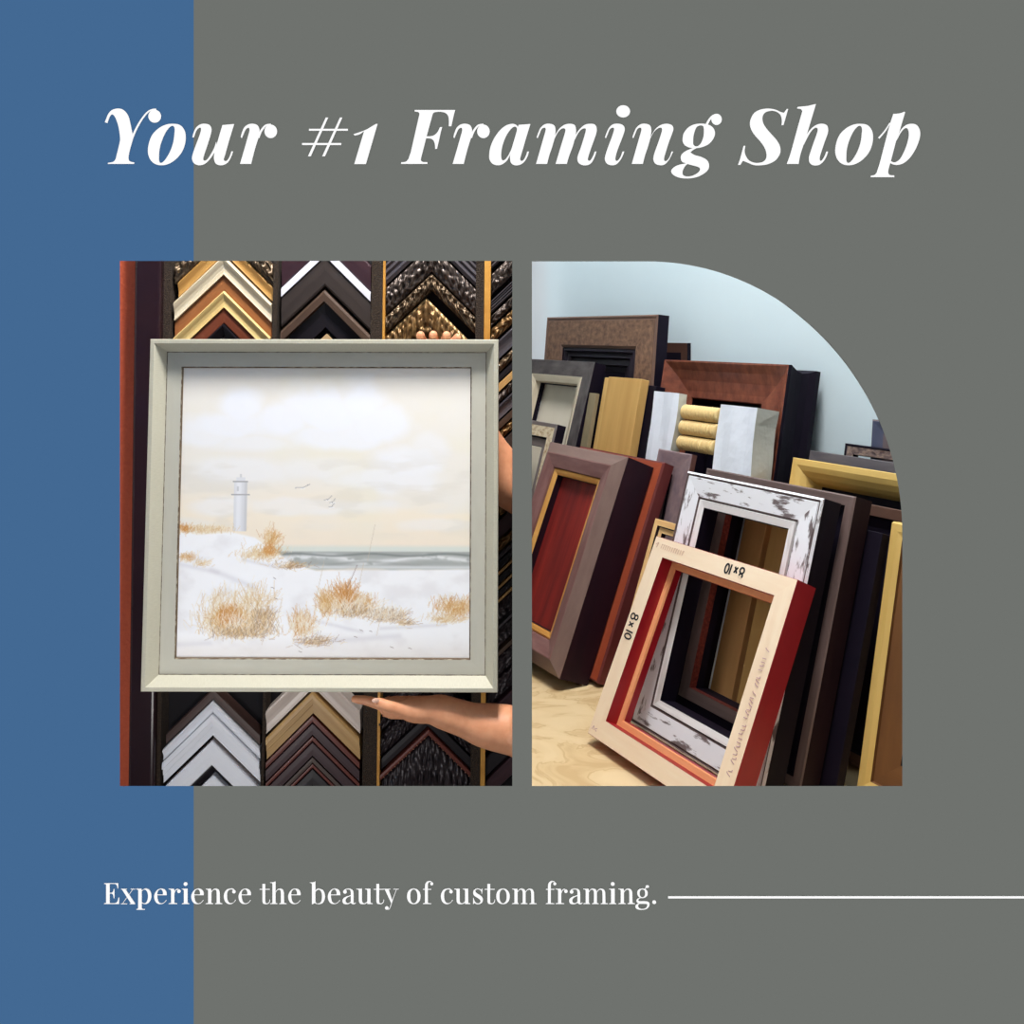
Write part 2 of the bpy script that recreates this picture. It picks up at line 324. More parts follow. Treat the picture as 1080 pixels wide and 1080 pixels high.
# ============ RIGHT ROOM
YAW = 0.535
RX = Vector((math.sin(YAW), -math.cos(YAW), 0)); BK = Vector((math.cos(YAW), math.sin(YAW), 0)); UP = Vector((0, 0, 1))
ORG = Vector((0.1073, F*EYE/(777-CY), 0)); FLOOR = -0.012
MAT_WALLB = M('pale_blue_wall', S(226, 240, 247), S(220, 236, 244), scale=2.5, rough=0.85, spec=0.1)
def plane_box(name, t0, t1, s0, s1, z0, z1, mat):
    V = []
    for s in (s0, s1):
        for t in (t0, t1):
            for z in (z0, z1): V.append(ORG+RX*s+BK*t+UP*z)
    return mesh_obj(name, V, BOXF, mat)
struct(plane_box('wall_back', 0.505, 0.525, -1.25, 0.49, FLOOR, 2.2, MAT_WALLB))
def floor_mat():
    m, nt, bs = new_mat('tan_marbled_floor'); N = nt.nodes; L = nt.links
    tc = N.new('ShaderNodeTexCoord'); mp = N.new('ShaderNodeMapping'); mp.inputs['Scale'].default_value = (5, 9, 1); mp.inputs['Rotation'].default_value = (0, 0, 0.5)
    nz = N.new('ShaderNodeTexNoise'); nz.inputs['Scale'].default_value = 1.6; nz.inputs['Detail'].default_value = 8; nz.inputs['Distortion'].default_value = 1.6
    L.new(tc.outputs['Object'], mp.inputs[0]); L.new(mp.outputs[0], nz.inputs[0])
    cr = N.new('ShaderNodeValToRGB'); e = cr.color_ramp.elements
    e[0].position = 0.36; e[0].color = S(204, 172, 126); e[1].position = 0.62; e[1].color = S(226, 200, 158)
    x = e.new(0.47); x.color = S(218, 190, 145); x = e.new(0.495); x.color = S(202, 170, 124); x = e.new(0.52); x.color = S(221, 194, 150)
    L.new(nz.outputs['Fac'], cr.inputs[0]); L.new(cr.outputs[0], bs.inputs['Base Color']); bs.inputs['Roughness'].default_value = 0.45
    return m
struct(box('floor', 0.015, 1.5, WALL_Y+0.014, 2.2, FLOOR-0.05, FLOOR, floor_mat()))

def lean_root(name, t, s, Ldeg, T):
    """empty at the lower left front corner of a thing leaning back; local X along its width, Y into its depth, Z up its face"""
    L = math.radians(Ldeg)
    n = BK*math.cos(L)-UP*math.sin(L); u = UP*math.cos(L)+BK*math.sin(L)
    q0 = (FLOOR+T*math.sin(L))/math.cos(L)
    o = empty(name); o.matrix_world = Matrix(((RX.x, n.x, u.x, 0), (RX.y, n.y, u.y, 0), (RX.z, n.z, u.z, 0), (0, 0, 0, 1)))
    o.location = ORG+BK*t+RX*s+u*q0
    return o, q0
def moulding(name, parent, x0, z0, W, H, prof, mats, smooth=False):
    """mitred four-sided moulding. prof: [(w, d, mat_index_of_next_segment), ...] from outer back to inner back"""
    V, Fc, mi, uv = [], [], [], []; n = len(prof)
    acc = [0]
    for i in range(n-1): acc.append(acc[-1]+math.hypot(prof[i+1][0]-prof[i][0], prof[i+1][1]-prof[i][1]))
    def corners(w): return [(x0+w, z0+w), (x0+W-w, z0+w), (x0+W-w, z0+H-w), (x0+w, z0+H-w)]
    for (w_, d, _) in prof:
        for (x, z) in corners(w_): V.append((x, d, z))
    offs = [0.0, 3.1, 7.7, 12.3]
    for i in range(n):
        j = (i+1) % n; m = prof[i][2]
        for k in range(4):
            a, b = k, (k+1) % 4
            Fc.append([i*4+a, i*4+b, j*4+b, j*4+a]); mi.append(m)
            ln = W if k in (0, 2) else H; o = offs[k]
            v0 = acc[i]; v1 = acc[j] if j else acc[i]+0.01
            wi, wj = prof[i][0], prof[j][0]
            uv.append([(o+wi, v0), (o+ln-wi, v0), (o+ln-wj, v1), (o+wj, v1)])
    ob = mesh_obj(name, V, Fc, mats, mi, uv, parent, smooth)
    import bmesh
    bm = bmesh.new(); bm.from_mesh(ob.data); bmesh.ops.recalc_face_normals(bm, faces=bm.faces); bm.to_mesh(ob.data); bm.free()
    return ob
def UVM(name, a, b, scale=40, stretch=6, **k): return M(name, a, b, scale=scale, stretch=stretch, coord='UV', **k)
BLACK = M('black_frame_edge', S(17, 13, 28), S(24, 17, 32), scale=20, rough=0.6, spec=0.15)
FRAMES = []
def frame(name, label, t, L, sL, sR, qT, T, prof, mats, group=None, extra=None, liner=None):
    root, q0 = lean_root(name, t, sL, L, T)
    tag(root, label, 'picture frame', group)
    W = sR-sL; H = qT-q0
    o = moulding('moulding', root, 0, 0, W, H, prof, mats)
    if liner: moulding('liner', root, 0, 0, W, H, liner[1], mats)['label'] = liner[0]
    FRAMES.append((root, W, H, q0))
    if extra: extra(root, W, H, q0)
    return root

# --- front frame: seen from its raw wooden back
RAW = UVM('raw_pale_wood', S(240, 212, 184), S(247, 226, 200), scale=60, stretch=8, rough=0.7)
RED = UVM('red_lacquer', S(150, 18, 34), S(166, 26, 40), scale=20, stretch=4, rough=0.42)
LIPO = UVM('raw_orange_lip', S(236, 150, 100), S(246, 176, 128), scale=50, stretch=8, rough=0.6)
def strokes_obj(name, parent, segs, wd, mat, y=-0.0004):
    pcs = []
    for sg in segs: pcs.append([stroke_contour([(x, z, wd) for x, z in sg])])
    return prism(name, pcs, lambda x, z, d: (x, y+d, z), 0.0003, mat, parent)
INK = M('black_marker_ink', S(20, 22, 30), rough=0.7); FAINT = M('faded_violet_ink', S(190, 150, 160), rough=0.8); FAINT2 = M('faint_stamp_ink', S(212, 176, 156), rough=0.8)
def hand_8x10():
    """strokes of a hand-written 8x10, unit height, running to +x"""
    e8 = [(0.26+0.2*math.cos(a), 0.74+0.2*math.sin(a)) for a in np.linspace(0, 2*math.pi, 10)]
    e8b = [(0.26+0.25*math.cos(a), 0.26+0.26*math.sin(a)) for a in np.linspace(0, 2*math.pi, 10)]
    x1_, x2_ = [(0.8, 0.65), (1.15, 0.1)], [(1.15, 0.65), (0.8, 0.1)]
    one = [(1.6, 0.0), (1.62, 0.95)]
    zero = [(2.05+0.22*math.cos(a), 0.48+0.42*math.sin(a)) for a in np.linspace(0, 2*math.pi, 10)]
    return [e8, e8b, x1_, x2_, one, zero]
def front_extra(root, W, H, q0):
    def place(sgs, ox, oz, ang, k):
        c, s_ = math.cos(ang), math.sin(ang)
        return [[(ox+k*(x*c-y*s_), oz+k*(x*s_+y*c)) for x, y in sg] for sg in sgs]
    strokes_obj('marking', root, place(hand_8x10(), 0.181, H-0.0065, math.pi, 0.0145), 0.0024, INK)['label'] = 'upside-down black handwritten 8x10 on the top rail'
    strokes_obj('marking', root, place(hand_8x10(), 0.0055, 0.180-q0, -math.pi/2, 0.016), 0.0022, INK)['label'] = 'black handwritten 8x10 running down the left rail'
    r2 = random.Random(3); segs = []
    z = 0.05
    while z < 0.20:
        x = W-0.012+r2.uniform(-.001, .001); k = r2.choice((0, 1, 2))
        if r2.random() < 0.86:
            if k == 0: segs.append([(x-.003, z), (x+.003, z+.0005)])
            elif k == 1: segs.append([(x-.003, z), (x+.002, z+.001), (x+.002, z+.003)])
            else: segs.append([(x+.003, z), (x-.002, z+.002), (x-.003, z+.0035)])
        z += 0.0048
    strokes_obj('marking', root, segs, 0.0009, FAINT)['label'] = 'faded violet stamp running up the right rail'
    segs = []; x = 0.018
    while x < 0.066:
        segs.append([(x, H-.016), (x+.0005, H-.009)])
        if r2.random() < .6: segs.append([(x, H-.009), (x+.0025, H-.0095)])
        x += 0.0046
    segs.append([(.006, H-.012), (.011, H-.008), (.009, H-.016)])
    strokes_obj('marking', root, segs, 0.0008, FAINT2)['label'] = 'faint brown stamp in the upper left corner'
    strokes_obj('marking', root, [[(.006, .008), (.008, .013), (.010, .008)], [(.016, .012), (.0125, .0105), (.016, .008)]], 0.0008, FAINT)['label'] = 'tiny faded ink mark in the lower left corner'
R_ = 0.027
frame('empty_frame', 'small empty frame with raw pale wood face, red sides and handwritten 8x10, frontmost', 0.0, 25.5, -0.004, 0.261, 0.2955, 0.036,
      [(0, .036, 1), (0, .0005, 1), (.0005, 0, 0), (R_, 0, 1), (R_, .021, 2), (R_+.008, .021, 2), (R_+.009, .024, 1), (R_+.009, .036, 1)], [RAW, RED, LIPO], extra=front_extra)
# --- distressed white frame
WHT = UVM('distressed_white_paint', S(112, 100, 102), S(238, 239, 246), scale=80, stretch=3.6, thr=(0.385, 0.455), rough=0.6)
WHT2 = UVM('white_lip_paint', S(205, 200, 198), S(235, 233, 234), scale=60, stretch=8, thr=(0.35, 0.5), rough=0.6)
GRV = M('brown_groove', S(92, 76, 76), rough=0.7)
frame('distressed_frame', 'white distressed empty frame with brown wear marks, right behind the raw wood and red one', 0.081, 17.5, -0.0115, 0.244, 0.3745, 0.036,
      [(0, .036, 2), (0, .003, 0), (.003, .000, 3), (.0045, .002, 3), (.006, .002, 0), (.007, .0005, 0), (.034, .003, 3), (.0365, .006, 2), (.0367, .036, 2)],
      [WHT, WHT2, BLACK, GRV], liner=('white inner lip', [(.0369, .034, 2), (.0369, .006, 1), (.038, .003, 1), (.048, .005, 2), (.049, .034, 2)]))
# --- charcoal-brown frame
RBE = UVM('red_brown_bead', S(92, 32, 30), S(146, 62, 50), scale=160, stretch=0.8, rough=0.5, bump=0.002)
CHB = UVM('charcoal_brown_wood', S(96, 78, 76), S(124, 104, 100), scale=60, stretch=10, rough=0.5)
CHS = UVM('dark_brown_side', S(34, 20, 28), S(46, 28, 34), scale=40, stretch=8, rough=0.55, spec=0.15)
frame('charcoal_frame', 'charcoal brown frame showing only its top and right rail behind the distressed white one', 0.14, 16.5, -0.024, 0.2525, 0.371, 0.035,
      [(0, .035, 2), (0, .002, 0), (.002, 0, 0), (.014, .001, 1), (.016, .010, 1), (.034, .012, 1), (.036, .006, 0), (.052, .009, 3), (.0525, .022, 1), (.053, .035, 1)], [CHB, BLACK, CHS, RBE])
# --- black frame with red beaded edge
frame('plain_frame', 'plain black frame around the leaning boards, seen through the opening of the white one', 0.19, 16.5, -0.034, 0.15, 0.335, 0.03,
      [(0, .03, 1), (0, .002, 1), (.004, 0, 1), (.017, .002, 1), (.020, .006, 1), (.032, .008, 1), (.034, .03, 1)], [RBE, BLACK])
# --- leaning boards behind it
TAN = UVM('tan_board', S(196, 140, 84), S(220, 166, 108), scale=26, stretch=9, rough=0.6)
TAN2 = UVM('ochre_board', S(206, 156, 90), S(226, 180, 114), scale=26, stretch=9, rough=0.6)
def board(name, label, t, L, sL, sR, qT, T, mat, cat='wood board', zoff=0.0, group=None):
    root, q0 = lean_root(name, t, sL, L, T); W = sR-sL; H = qT-q0
    V = box_v(0, W, 0, T, 0, H); o = mesh_obj(name+'_tmp', V, BOXF, mat)
    uvs = []
    for p in o.data.polygons:
        uvs.append([(V[i][2]+sL*3, V[i][0]+V[i][1]) for i in p.vertices])
    ul = o.data.uv_layers.new(name='UVMap'); ul.data.foreach_set('uv', [c for f in uvs for p in f for c in p])
    b = o.modifiers.new('bevel', 'BEVEL'); b.width = 0.0012; b.segments = 2
    o.matrix_world = root.matrix_world.copy(); o.location = root.location; bpy.data.objects.remove(root)
    o.name = name
    return tag(o, label, cat, group)
board('wooden_board', 'brown wooden board leaning inside the openings of the front frames, left of the ochre one', 0.228, 16.5, -0.003, 0.042, 0.335, 0.026, TAN)
board('wooden_board', 'ochre wooden board right of the brown board inside the front openings', 0.228, 16.5, 0.052, 0.117, 0.335, 0.022, TAN2)

# --- big mauve frame with gilt lip on the left
MAU = UVM('mauve_brown_wood', S(108, 70, 68), S(150, 112, 108), scale=36, stretch=4, rough=0.42)
FAC = UVM('grey_brown_bevel', S(116, 92, 86), S(130, 106, 98), scale=60, stretch=4, rough=0.45)
GIL = UVM('gilt_lip', S(214, 152, 74), S(236, 182, 104), scale=40, stretch=6, rough=0.35, metal=0.25)
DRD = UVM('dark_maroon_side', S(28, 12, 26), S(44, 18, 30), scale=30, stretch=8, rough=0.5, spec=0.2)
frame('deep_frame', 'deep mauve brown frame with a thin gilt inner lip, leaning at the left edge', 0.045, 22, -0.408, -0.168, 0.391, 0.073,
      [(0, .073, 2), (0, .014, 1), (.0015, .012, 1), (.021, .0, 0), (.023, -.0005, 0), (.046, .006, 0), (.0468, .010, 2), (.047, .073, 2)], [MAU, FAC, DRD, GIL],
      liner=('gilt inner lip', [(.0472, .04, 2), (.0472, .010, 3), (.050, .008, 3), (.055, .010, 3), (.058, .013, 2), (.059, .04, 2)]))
REDW = UVM('deep_red_board', S(84, 20, 26), S(160, 48, 38), scale=34, stretch=14, rough=0.45)
REDB = UVM('redwood_face', S(150, 64, 42), S(174, 84, 56), scale=30, stretch=10, rough=0.42)
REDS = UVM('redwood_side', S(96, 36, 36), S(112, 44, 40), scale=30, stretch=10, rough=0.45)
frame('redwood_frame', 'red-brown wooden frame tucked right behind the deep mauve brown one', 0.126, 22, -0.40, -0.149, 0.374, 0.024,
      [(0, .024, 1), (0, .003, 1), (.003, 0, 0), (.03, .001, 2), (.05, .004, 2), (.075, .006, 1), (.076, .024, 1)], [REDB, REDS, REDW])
deep = [o for o in COL.objects if o.name == 'deep_frame'][0]
_W, _H = 0.240, 0.391-0.0
pv = [(0.052+0.136*i/6, 0.026, z) for z in (0.05, 0.345) for i in range(7)]; pf = [[i, i+1, i+8, i+7] for i in range(6)]
pb = len(pv); pv += [(x, y+0.006, z) for x, y, z in pv]; pf += [[pb+a for a in reversed(f)] for f in pf]
puv = []
for f in pf: puv.append([(pv[a][2], pv[a][0]) for a in f])
for a, b_ in ((0, 7), (13, 6)): pf.append([a, b_, b_+pb, a+pb]); puv.append([(0, 0)]*4)
for a, b_ in ((6, 0), (7, 13)): pf.append([a, b_, b_+pb, a+pb]); puv.append([(0, 0)]*4)
mesh_obj('backing', pv, pf, REDW, uvs=puv, parent=deep)['label'] = 'deep red grooved backing'
# --- weathered grey-mauve frame
WGM = UVM('weathered_mauve', S(112, 94, 104), S(150, 126, 126), scale=60, stretch=2, rough=0.55)
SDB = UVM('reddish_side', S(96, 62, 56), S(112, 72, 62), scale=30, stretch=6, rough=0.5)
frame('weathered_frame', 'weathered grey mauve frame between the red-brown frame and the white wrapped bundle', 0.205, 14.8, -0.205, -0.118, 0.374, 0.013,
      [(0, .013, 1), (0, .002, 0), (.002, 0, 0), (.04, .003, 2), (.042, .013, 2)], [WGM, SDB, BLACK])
# small raw wood frame corner between redwood and front frame
PAL = UVM('honey_wood', S(222, 172, 112), S(238, 198, 140), scale=50, stretch=6, rough=0.55)
frame('honey_frame', 'small honey coloured wood frame whose corner peeks out left of the distressed white one', 0.105, 20, -0.0965, -0.03, 0.285, 0.012,
      [(0, .012, 0), (0, .001, 0), (.001, 0, 0), (.010, .0, 1), (.012, .004, 0), (.020, .004, 1), (.021, .012, 1)], [PAL, CHS])

# --- mahogany frame with scooped black side
MAH = UVM('mahogany_veneer', S(100, 50, 40), S(146, 84, 62), scale=34, stretch=0.5, rough=0.36)
frame('mahogany_frame', 'tall mahogany frame with a wide scooped face and deep black sides against the blue wall', 0.315, 11, -0.322, -0.008, 0.526, 0.078,
      [(0, .078, 1), (.0, .068, 1), (.006, .058, 1), (.009, .044, 1), (.007, .030, 1), (.002, .012, 1), (.0, .006, 1), (.001, .0, 0), (.004, 0, 0), (.018, .009, 0), (.036, .016, 0), (.056, .020, 0), (.068, .021, 0), (.070, .024, 1), (.071, .078, 1)],
      [MAH, BLACK])
board('backing_board', 'dark board closing the mahogany frame behind the gilt rods', 0.398, 11, -0.262, -0.07, 0.455, 0.01, BLACK, 'board')
# --- paper wrapped bundle of ribbed gilt rods
PAP = M('white_wrapping_paper', S(228, 232, 244), S(236, 240, 250), scale=9, rough=0.8, bump=0.004)
PAPS = M('shaded_paper_side', S(196, 196, 186), S(206, 206, 198), scale=12, rough=0.85, bump=0.004)  # grey is the shade on the white paper's sides, put into the colour
ROD = UVM('gilt_rod', S(226, 194, 132), S(236, 208, 150), scale=60, stretch=1, rough=0.45, metal=0.0)
def wrapped():
    def wavy_sheet(root, name, W, H, T, mat, taper=0.0, seed=1):
        r3 = random.Random(seed); nz_, nx_ = 16, 5; V, Fc, mi = [], [], []
        for side in (0, 1):
            for i in range(nz_+1):
                z = H*i/nz_; wob0 = 0.0018*math.sin(i*1.3+seed)+r3.uniform(-.0008, .0008)
                for j in range(nx_+1):
                    x = W*j/nx_+(wob0 if j in (0, nx_) else 0)
                    y = (0.0015*math.sin(j*1.7+i*.6+seed) if side == 0 else T)
                    V.append((x, y, z))
        n1 = (nz_+1)*(nx_+1)
        for i in range(nz_):
            for j in range(nx_):
                a = i*(nx_+1)+j; Fc.append([a, a+1, a+nx_+2, a+nx_+1]); mi.append(0)
                Fc.append([n1+a, n1+a+nx_+1, n1+a+nx_+2, n1+a+1]); mi.append(1)
        for i in range(nz_):
            a = i*(nx_+1); Fc.append([a, a+nx_+1, n1+a+nx_+1, n1+a]); mi.append(1)
            a = i*(nx_+1)+nx_; Fc.append([a, n1+a, n1+a+nx_+1, a+nx_+1]); mi.append(1)
        for j in range(nx_):
            a = nz_*(nx_+1)+j; Fc.append([a, a+1, n1+a+1, n1+a]); mi.append(0)
            a = j; Fc.append([a, n1+a, n1+a+1, a+1]); mi.append(1)
        return mesh_obj(name, V, Fc, mat, mi, parent=root)
    ra, q0 = lean_root('paper_wrapped_moulding', 0.255, -0.256, 10, 0.02)
    tag(ra, 'left white paper wrapped moulding standing in front of the mahogany frame', 'wrapped moulding')
    wavy_sheet(ra, 'paper_sleeve', 0.066, 0.467-q0, 0.02, [PAP, PAPS], seed=2)
    rb, q0 = lean_root('paper_wrapped_moulding', 0.2625, -0.092, 10, 0.048)
    tag(rb, 'right thick white paper wrapped moulding with its shaded side painted grey in front of the mahogany frame', 'wrapped moulding')
    wavy_sheet(rb, 'paper_sleeve', 0.0852, 0.454-q0, 0.048, [PAP, PAPS], seed=5)
    for i, q in enumerate((0.436, 0.4085, 0.381)):
        rr = 0.0135; root, q0 = lean_root('gilt_rod', 0.255, -0.186, 10, 0.03)
        n, m = 140, 16; V, Fc = [], []
        for a in range(n+1):
            x = 0.09*a/n; rad = rr*(0.66+0.34*math.sqrt(abs(math.sin(math.pi*a/n*14))))
            for b in range(m): V.append((x, 0.016+rad*math.cos(2*math.pi*b/m), q-q0+rad*math.sin(2*math.pi*b/m)))
        for a in range(n):
            for b in range(m): Fc.append([a*m+b, a*m+(b+1) % m, (a+1)*m+(b+1) % m, (a+1)*m+b])
        Fc.append(list(range(m))[::-1]); Fc.append([n*m+b for b in range(m)])
        o = mesh_obj('gilt_rod_mesh', V, Fc, ROD, smooth=True)
        o.matrix_world = root.matrix_world.copy(); o.location = root.location; bpy.data.objects.remove(root); o.name = 'gilt_rod'
        tag(o, ('top', 'middle', 'bottom')[i]+' one of the three ribbed gilt rods held between the white wrapped mouldings', 'rod', 'ribbed gilt rods')
wrapped()

# --- back left group
BUR = UVM('burl_brown', S(92, 68, 58), S(158, 122, 98), scale=90, stretch=1.2, rough=0.5)
BUE = UVM('brown_rim', S(104, 80, 70), S(128, 98, 84), scale=50, stretch=5, rough=0.5)
frame('burl_frame', 'tall brown burl frame with black sides standing at the back left against the wall', 0.36, 5, -0.745, -0.339, 0.607, 0.03,
      [(0, .03, 1), (0, .002, 2), (.003, 0, 2), (.008, .002, 2), (.010, .001, 0), (.064, .003, 2), (.070, .006, 1), (.071, .03, 1)], [BUR, BLACK, BUE])
burl = [o for o in COL.objects if o.name == 'burl_frame'][0]
HB = FRAMES[-1][2] if FRAMES[-1][0] is burl else 0.616
moulding('inner_liner', burl, 0.0708, 0.0708, 0.406-0.1416, HB-0.1416, [(0, .029, 0), (0, .008, 0), (.006, .006, 0), (.010, .014, 0), (.018, .010, 0), (.023, .018, 0), (.034, .016, 0), (.038, .022, 0), (.048, .022, 0), (.049, .029, 0)],
         [UVM('ridged_black', S(24, 18, 32), S(40, 32, 44), scale=40, stretch=8, rough=0.4)])['label'] = 'ridged black inner liner'
box('backing', 0.118, 0.406-0.118, 0.023, 0.029, 0.118, HB-0.118, BLACK, parent=burl)
frame('brown_black_frame', 'low brown and black frame poking out between the burl and mahogany ones', 0.4925, 0.3, -0.62, -0.3445, 0.547, 0.01,
      [(0, .01, 1), (0, 0, 0), (.02, .001, 1), (.05, .002, 1), (.051, .01, 1)], [UVM('brown_small', S(80, 52, 44), S(96, 64, 52), rough=0.5), BLACK])
GBL = UVM('smoky_grey_paint', S(66, 60, 62), S(110, 104, 104), scale=40, stretch=2, rough=0.5)
CRM = UVM('cream_liner', S(206, 192, 168), S(226, 214, 192), scale=50, stretch=6, rough=0.6)
frame('smoky_frame', 'smoky grey frame with a cream liner and black sides, cut off by the left edge', 0.2, 16, -0.72, -0.458, 0.528, 0.03,
      [(0, .03, 1), (0, .001, 0), (.001, 0, 0), (.033, .001, 1), (.0332, .03, 1)], [GBL, BLACK, CRM],
      liner=('cream liner', [(.0334, .029, 1), (.0334, .001, 2), (.034, -.001, 2), (.048, .004, 2), (.050, .018, 1), (.051, .029, 1)]))
MATB = UVM('cream_mat_board', S(226, 216, 198), S(236, 228, 212), scale=10, stretch=2, rough=0.8)
board('mat_board', 'cream mat board showing inside the smoky grey frame', 0.234, 16, -0.675, -0.505, 0.49, 0.004, MATB, 'mat board')
SPK = UVM('speckled_cream', S(190, 158, 116), S(234, 218, 190), scale=130, stretch=1.5, thr=(0.35, 0.55), rough=0.6)
GTP = UVM('greyish_liner', S(120, 108, 108), S(140, 128, 126), scale=40, stretch=6, rough=0.6)
frame('speckled_frame', 'speckled cream frame low at the left edge, before the smoky grey one', 0.15, 16, -0.64, -0.468, 0.398, 0.022,
      [(0, .022, 2), (0, .001, 1), (.001, 0, 1), (.008, .001, 0), (.03, .002, 2), (.034, .008, 1), (.05, .009, 2), (.051, .022, 2)], [SPK, GTP, BLACK])
YEL = UVM('yellow_pine', S(196, 150, 84), S(220, 176, 108), scale=30, stretch=14, rough=0.55)
YEL2 = UVM('light_pine_edge', S(222, 178, 104), S(234, 196, 128), scale=30, stretch=14, rough=0.55)
board('pine_moulding', 'narrow light pine moulding at the left side of the yellow pine board', 0.258, 12, -0.442, -0.421, 0.487, 0.012, YEL2, 'moulding')
board('pine_board', 'wide yellow pine board leaning between the smoky grey and mahogany frames', 0.25, 12, -0.419, -0.314, 0.49, 0.02, YEL)
board('olive_moulding', 'olive grey moulding between the smoky grey frame and the pine board', 0.235, 12, -0.455, -0.432, 0.455, 0.01, UVM('olive_grey', S(136, 124, 98), S(150, 136, 108), rough=0.6), 'moulding')
board('black_moulding', 'black moulding length leaning right behind the yellow pine board', 0.281, 11, -0.36, -0.296, 0.475, 0.025, BLACK, 'moulding')

# --- right group
GLD = UVM('satin_gold', S(214, 176, 98), S(230, 196, 120), scale=40, stretch=12, rough=0.45, metal=0.0)
DGY = UVM('dark_grey_wash', S(84, 82, 90), S(112, 104, 106), scale=60, stretch=6, rough=0.5)
frame('gold_frame', 'gold scooped frame whose wide top rail shows at the right behind the charcoal one', 0.30, 13, 0.026, 0.36, 0.378, 0.04,
      [(0, .04, 1), (0, .001, 0), (.001, 0, 0), (.010, .0, 0), (.018, .003, 0), (.026, .009, 0), (.032, .017, 0), (.036, .026, 0), (.038, .033, 1), (.0384, .04, 1)], [GLD, BLACK])
gold = [o for o in COL.objects if o.name == 'gold_frame'][0]
box('backing', 0.0385, 0.334-0.0385, 0.034, 0.0395, 0.0385, 0.345, BLACK, parent=gold)
board('black_board', 'plain black board standing between the charcoal frame and the brass railed one', 0.181, 16.5, 0.17, 0.273, 0.322, 0.016, BLACK, 'board')
frame('black_scoop_frame', 'black frame with a thin brown top edge below the gold top rail at the right', 0.262, 14, 0.12, 0.44, 0.337, 0.03,
      [(0, .03, 1), (0, .001, 0), (.001, 0, 0), (.015, .001, 1), (.018, .004, 1), (.03, .009, 1), (.045, .011, 1), (.075, .008, 1), (.15, .012, 1), (.151, .03, 1)], [UVM('brown_edge', S(84, 58, 50), S(106, 76, 62), rough=0.5), UVM('satin_black', S(16, 12, 26), S(22, 16, 30), rough=0.5, spec=0.2)])
frame('brass_frame', 'frame with a brass yellow left rail and brown inside cut off by the right edge', 0.216, 12, 0.277, 0.50, 0.33, 0.026,
      [(0, .026, 0), (-.0015, .02, 0), (-.001, .006, 0), (.001, 0, 0), (.010, .0, 0), (.017, .002, 1), (.018, .006, 1), (.05, .008, 2), (.06, .026, 2)], [GLD, UVM('brown_inside', S(104, 68, 40), S(126, 86, 50), rough=0.5), BLACK])
frame('dark_grey_frame', 'dark grey washed frame standing just behind the gold top rail at the right', 0.352, 12, 0.02, 0.30, 0.384, 0.02,
      [(0, .02, 1), (0, .001, 0), (.001, 0, 0), (.04, .002, 1), (.041, .02, 1)], [DGY, BLACK])
frame('carved_brown_frame', 'thin carved brown frame top above the dark grey one at the right edge', 0.389, 10, 0.068, 0.32, 0.397, 0.014,
      [(0, .02, 1), (0, .001, 1), (.002, 0, 1), (.004, .001, 0), (.016, .002, 1), (.017, .014, 1)], [UVM('carved_brown', S(92, 76, 78), S(150, 128, 116), scale=160, stretch=1.5, thr=(0.4, 0.62), rough=0.5, bump=0.003), BLACK])
frame('slate_frame', 'short slate blue frame end standing highest behind the group at the right edge', 0.447, 5, 0.098, 0.26, 0.432, 0.01,
      [(0, .02, 1), (0, .002, 2), (.002, 0, 0), (.02, .003, 2), (.045, .008, 2), (.046, .01, 1)], [UVM('slate_blue', S(66, 72, 98), S(86, 88, 110), rough=0.45), BLACK, UVM('brown_grey_s', S(84, 72, 78), S(112, 98, 100), rough=0.5)])

area('ceiling_light_right', (0.17, 1.0, 2.0), (0.45, 1.15, 0.2), 0.5, 0.5, 38, (1.0, 0.98, 0.96))

def clip_right():
    import bmesh
    bpy.context.view_layer.update()
    for o in list(COL.objects):
        if o.type != 'MESH' or o.get('kind') == 'structure': continue
        r = o
        while r.parent: r = r.parent
        if r.name.split('.')[0] in ('headline_sign', 'tagline_sign', 'sign_line'): continue
        mw = o.matrix_world; inv = mw.inverted()
        if min((mw @ v.co).x for v in o.data.vertices) > 0.0148: continue
        bm = bmesh.new(); bm.from_mesh(o.data)
        pc = inv @ Vector((0.0149, 0, 0)); nn = (mw.to_3x3().transposed() @ Vector((1, 0, 0))).normalized()
        g = bmesh.ops.bisect_plane(bm, geom=bm.verts[:]+bm.edges[:]+bm.faces[:], plane_co=pc, plane_no=nn, clear_inner=True)
        ed = [e for e in g['geom_cut'] if isinstance(e, bmesh.types.BMEdge)]
        try: bmesh.ops.contextual_create(bm, geom=ed)
        except Exception: pass
        if len(bm.verts) == 0: bm.free(); bpy.data.objects.remove(o); continue
        bm.to_mesh(o.data); bm.free()
clip_right()

# ============ LEFT ROOM
YB = 1.70       # plane of the sample board
YF = YB-0.03   # plane of the sample faces
def bp(u, v, d=0.0): return Vector(((u-CX)/F*YF, YB-d, EYE+(CY-v)/F*YF))
struct(box('floor', -1.48, 0.002, WALL_Y+0.014, 2.2, -0.95, -0.9, M('grey_floor', S(110, 100, 92), S(96, 88, 80), rough=0.7)))
ORNG = M('orange_textured_paint', S(196, 88, 52), S(184, 76, 46), scale=120, rough=0.7, bump=0.002)
def quadbox(name, us0, us1, v0, v1, d0, d1, mat):
    """upright slab on the board plane: us0, us1 = (left, right) px at v0 and at v1"""
    V = []
    for (ua, ub, v) in ((us0[0], us0[1], v0), (us1[0], us1[1], v1)):
        for u in (ua, ub):
            V += [bp(u, v, d0), bp(u, v, d1)]
    return mesh_obj(name, V, [(0, 1, 3, 2), (4, 6, 7, 5), (0, 4, 5, 1), (2, 3, 7, 6), (0, 2, 6, 4), (1, 5, 7, 3)], mat)
struct(quadbox('wall_back_left', (-250, 155), (-270, 148), -400, 1200, -0.03, 0.0, ORNG))
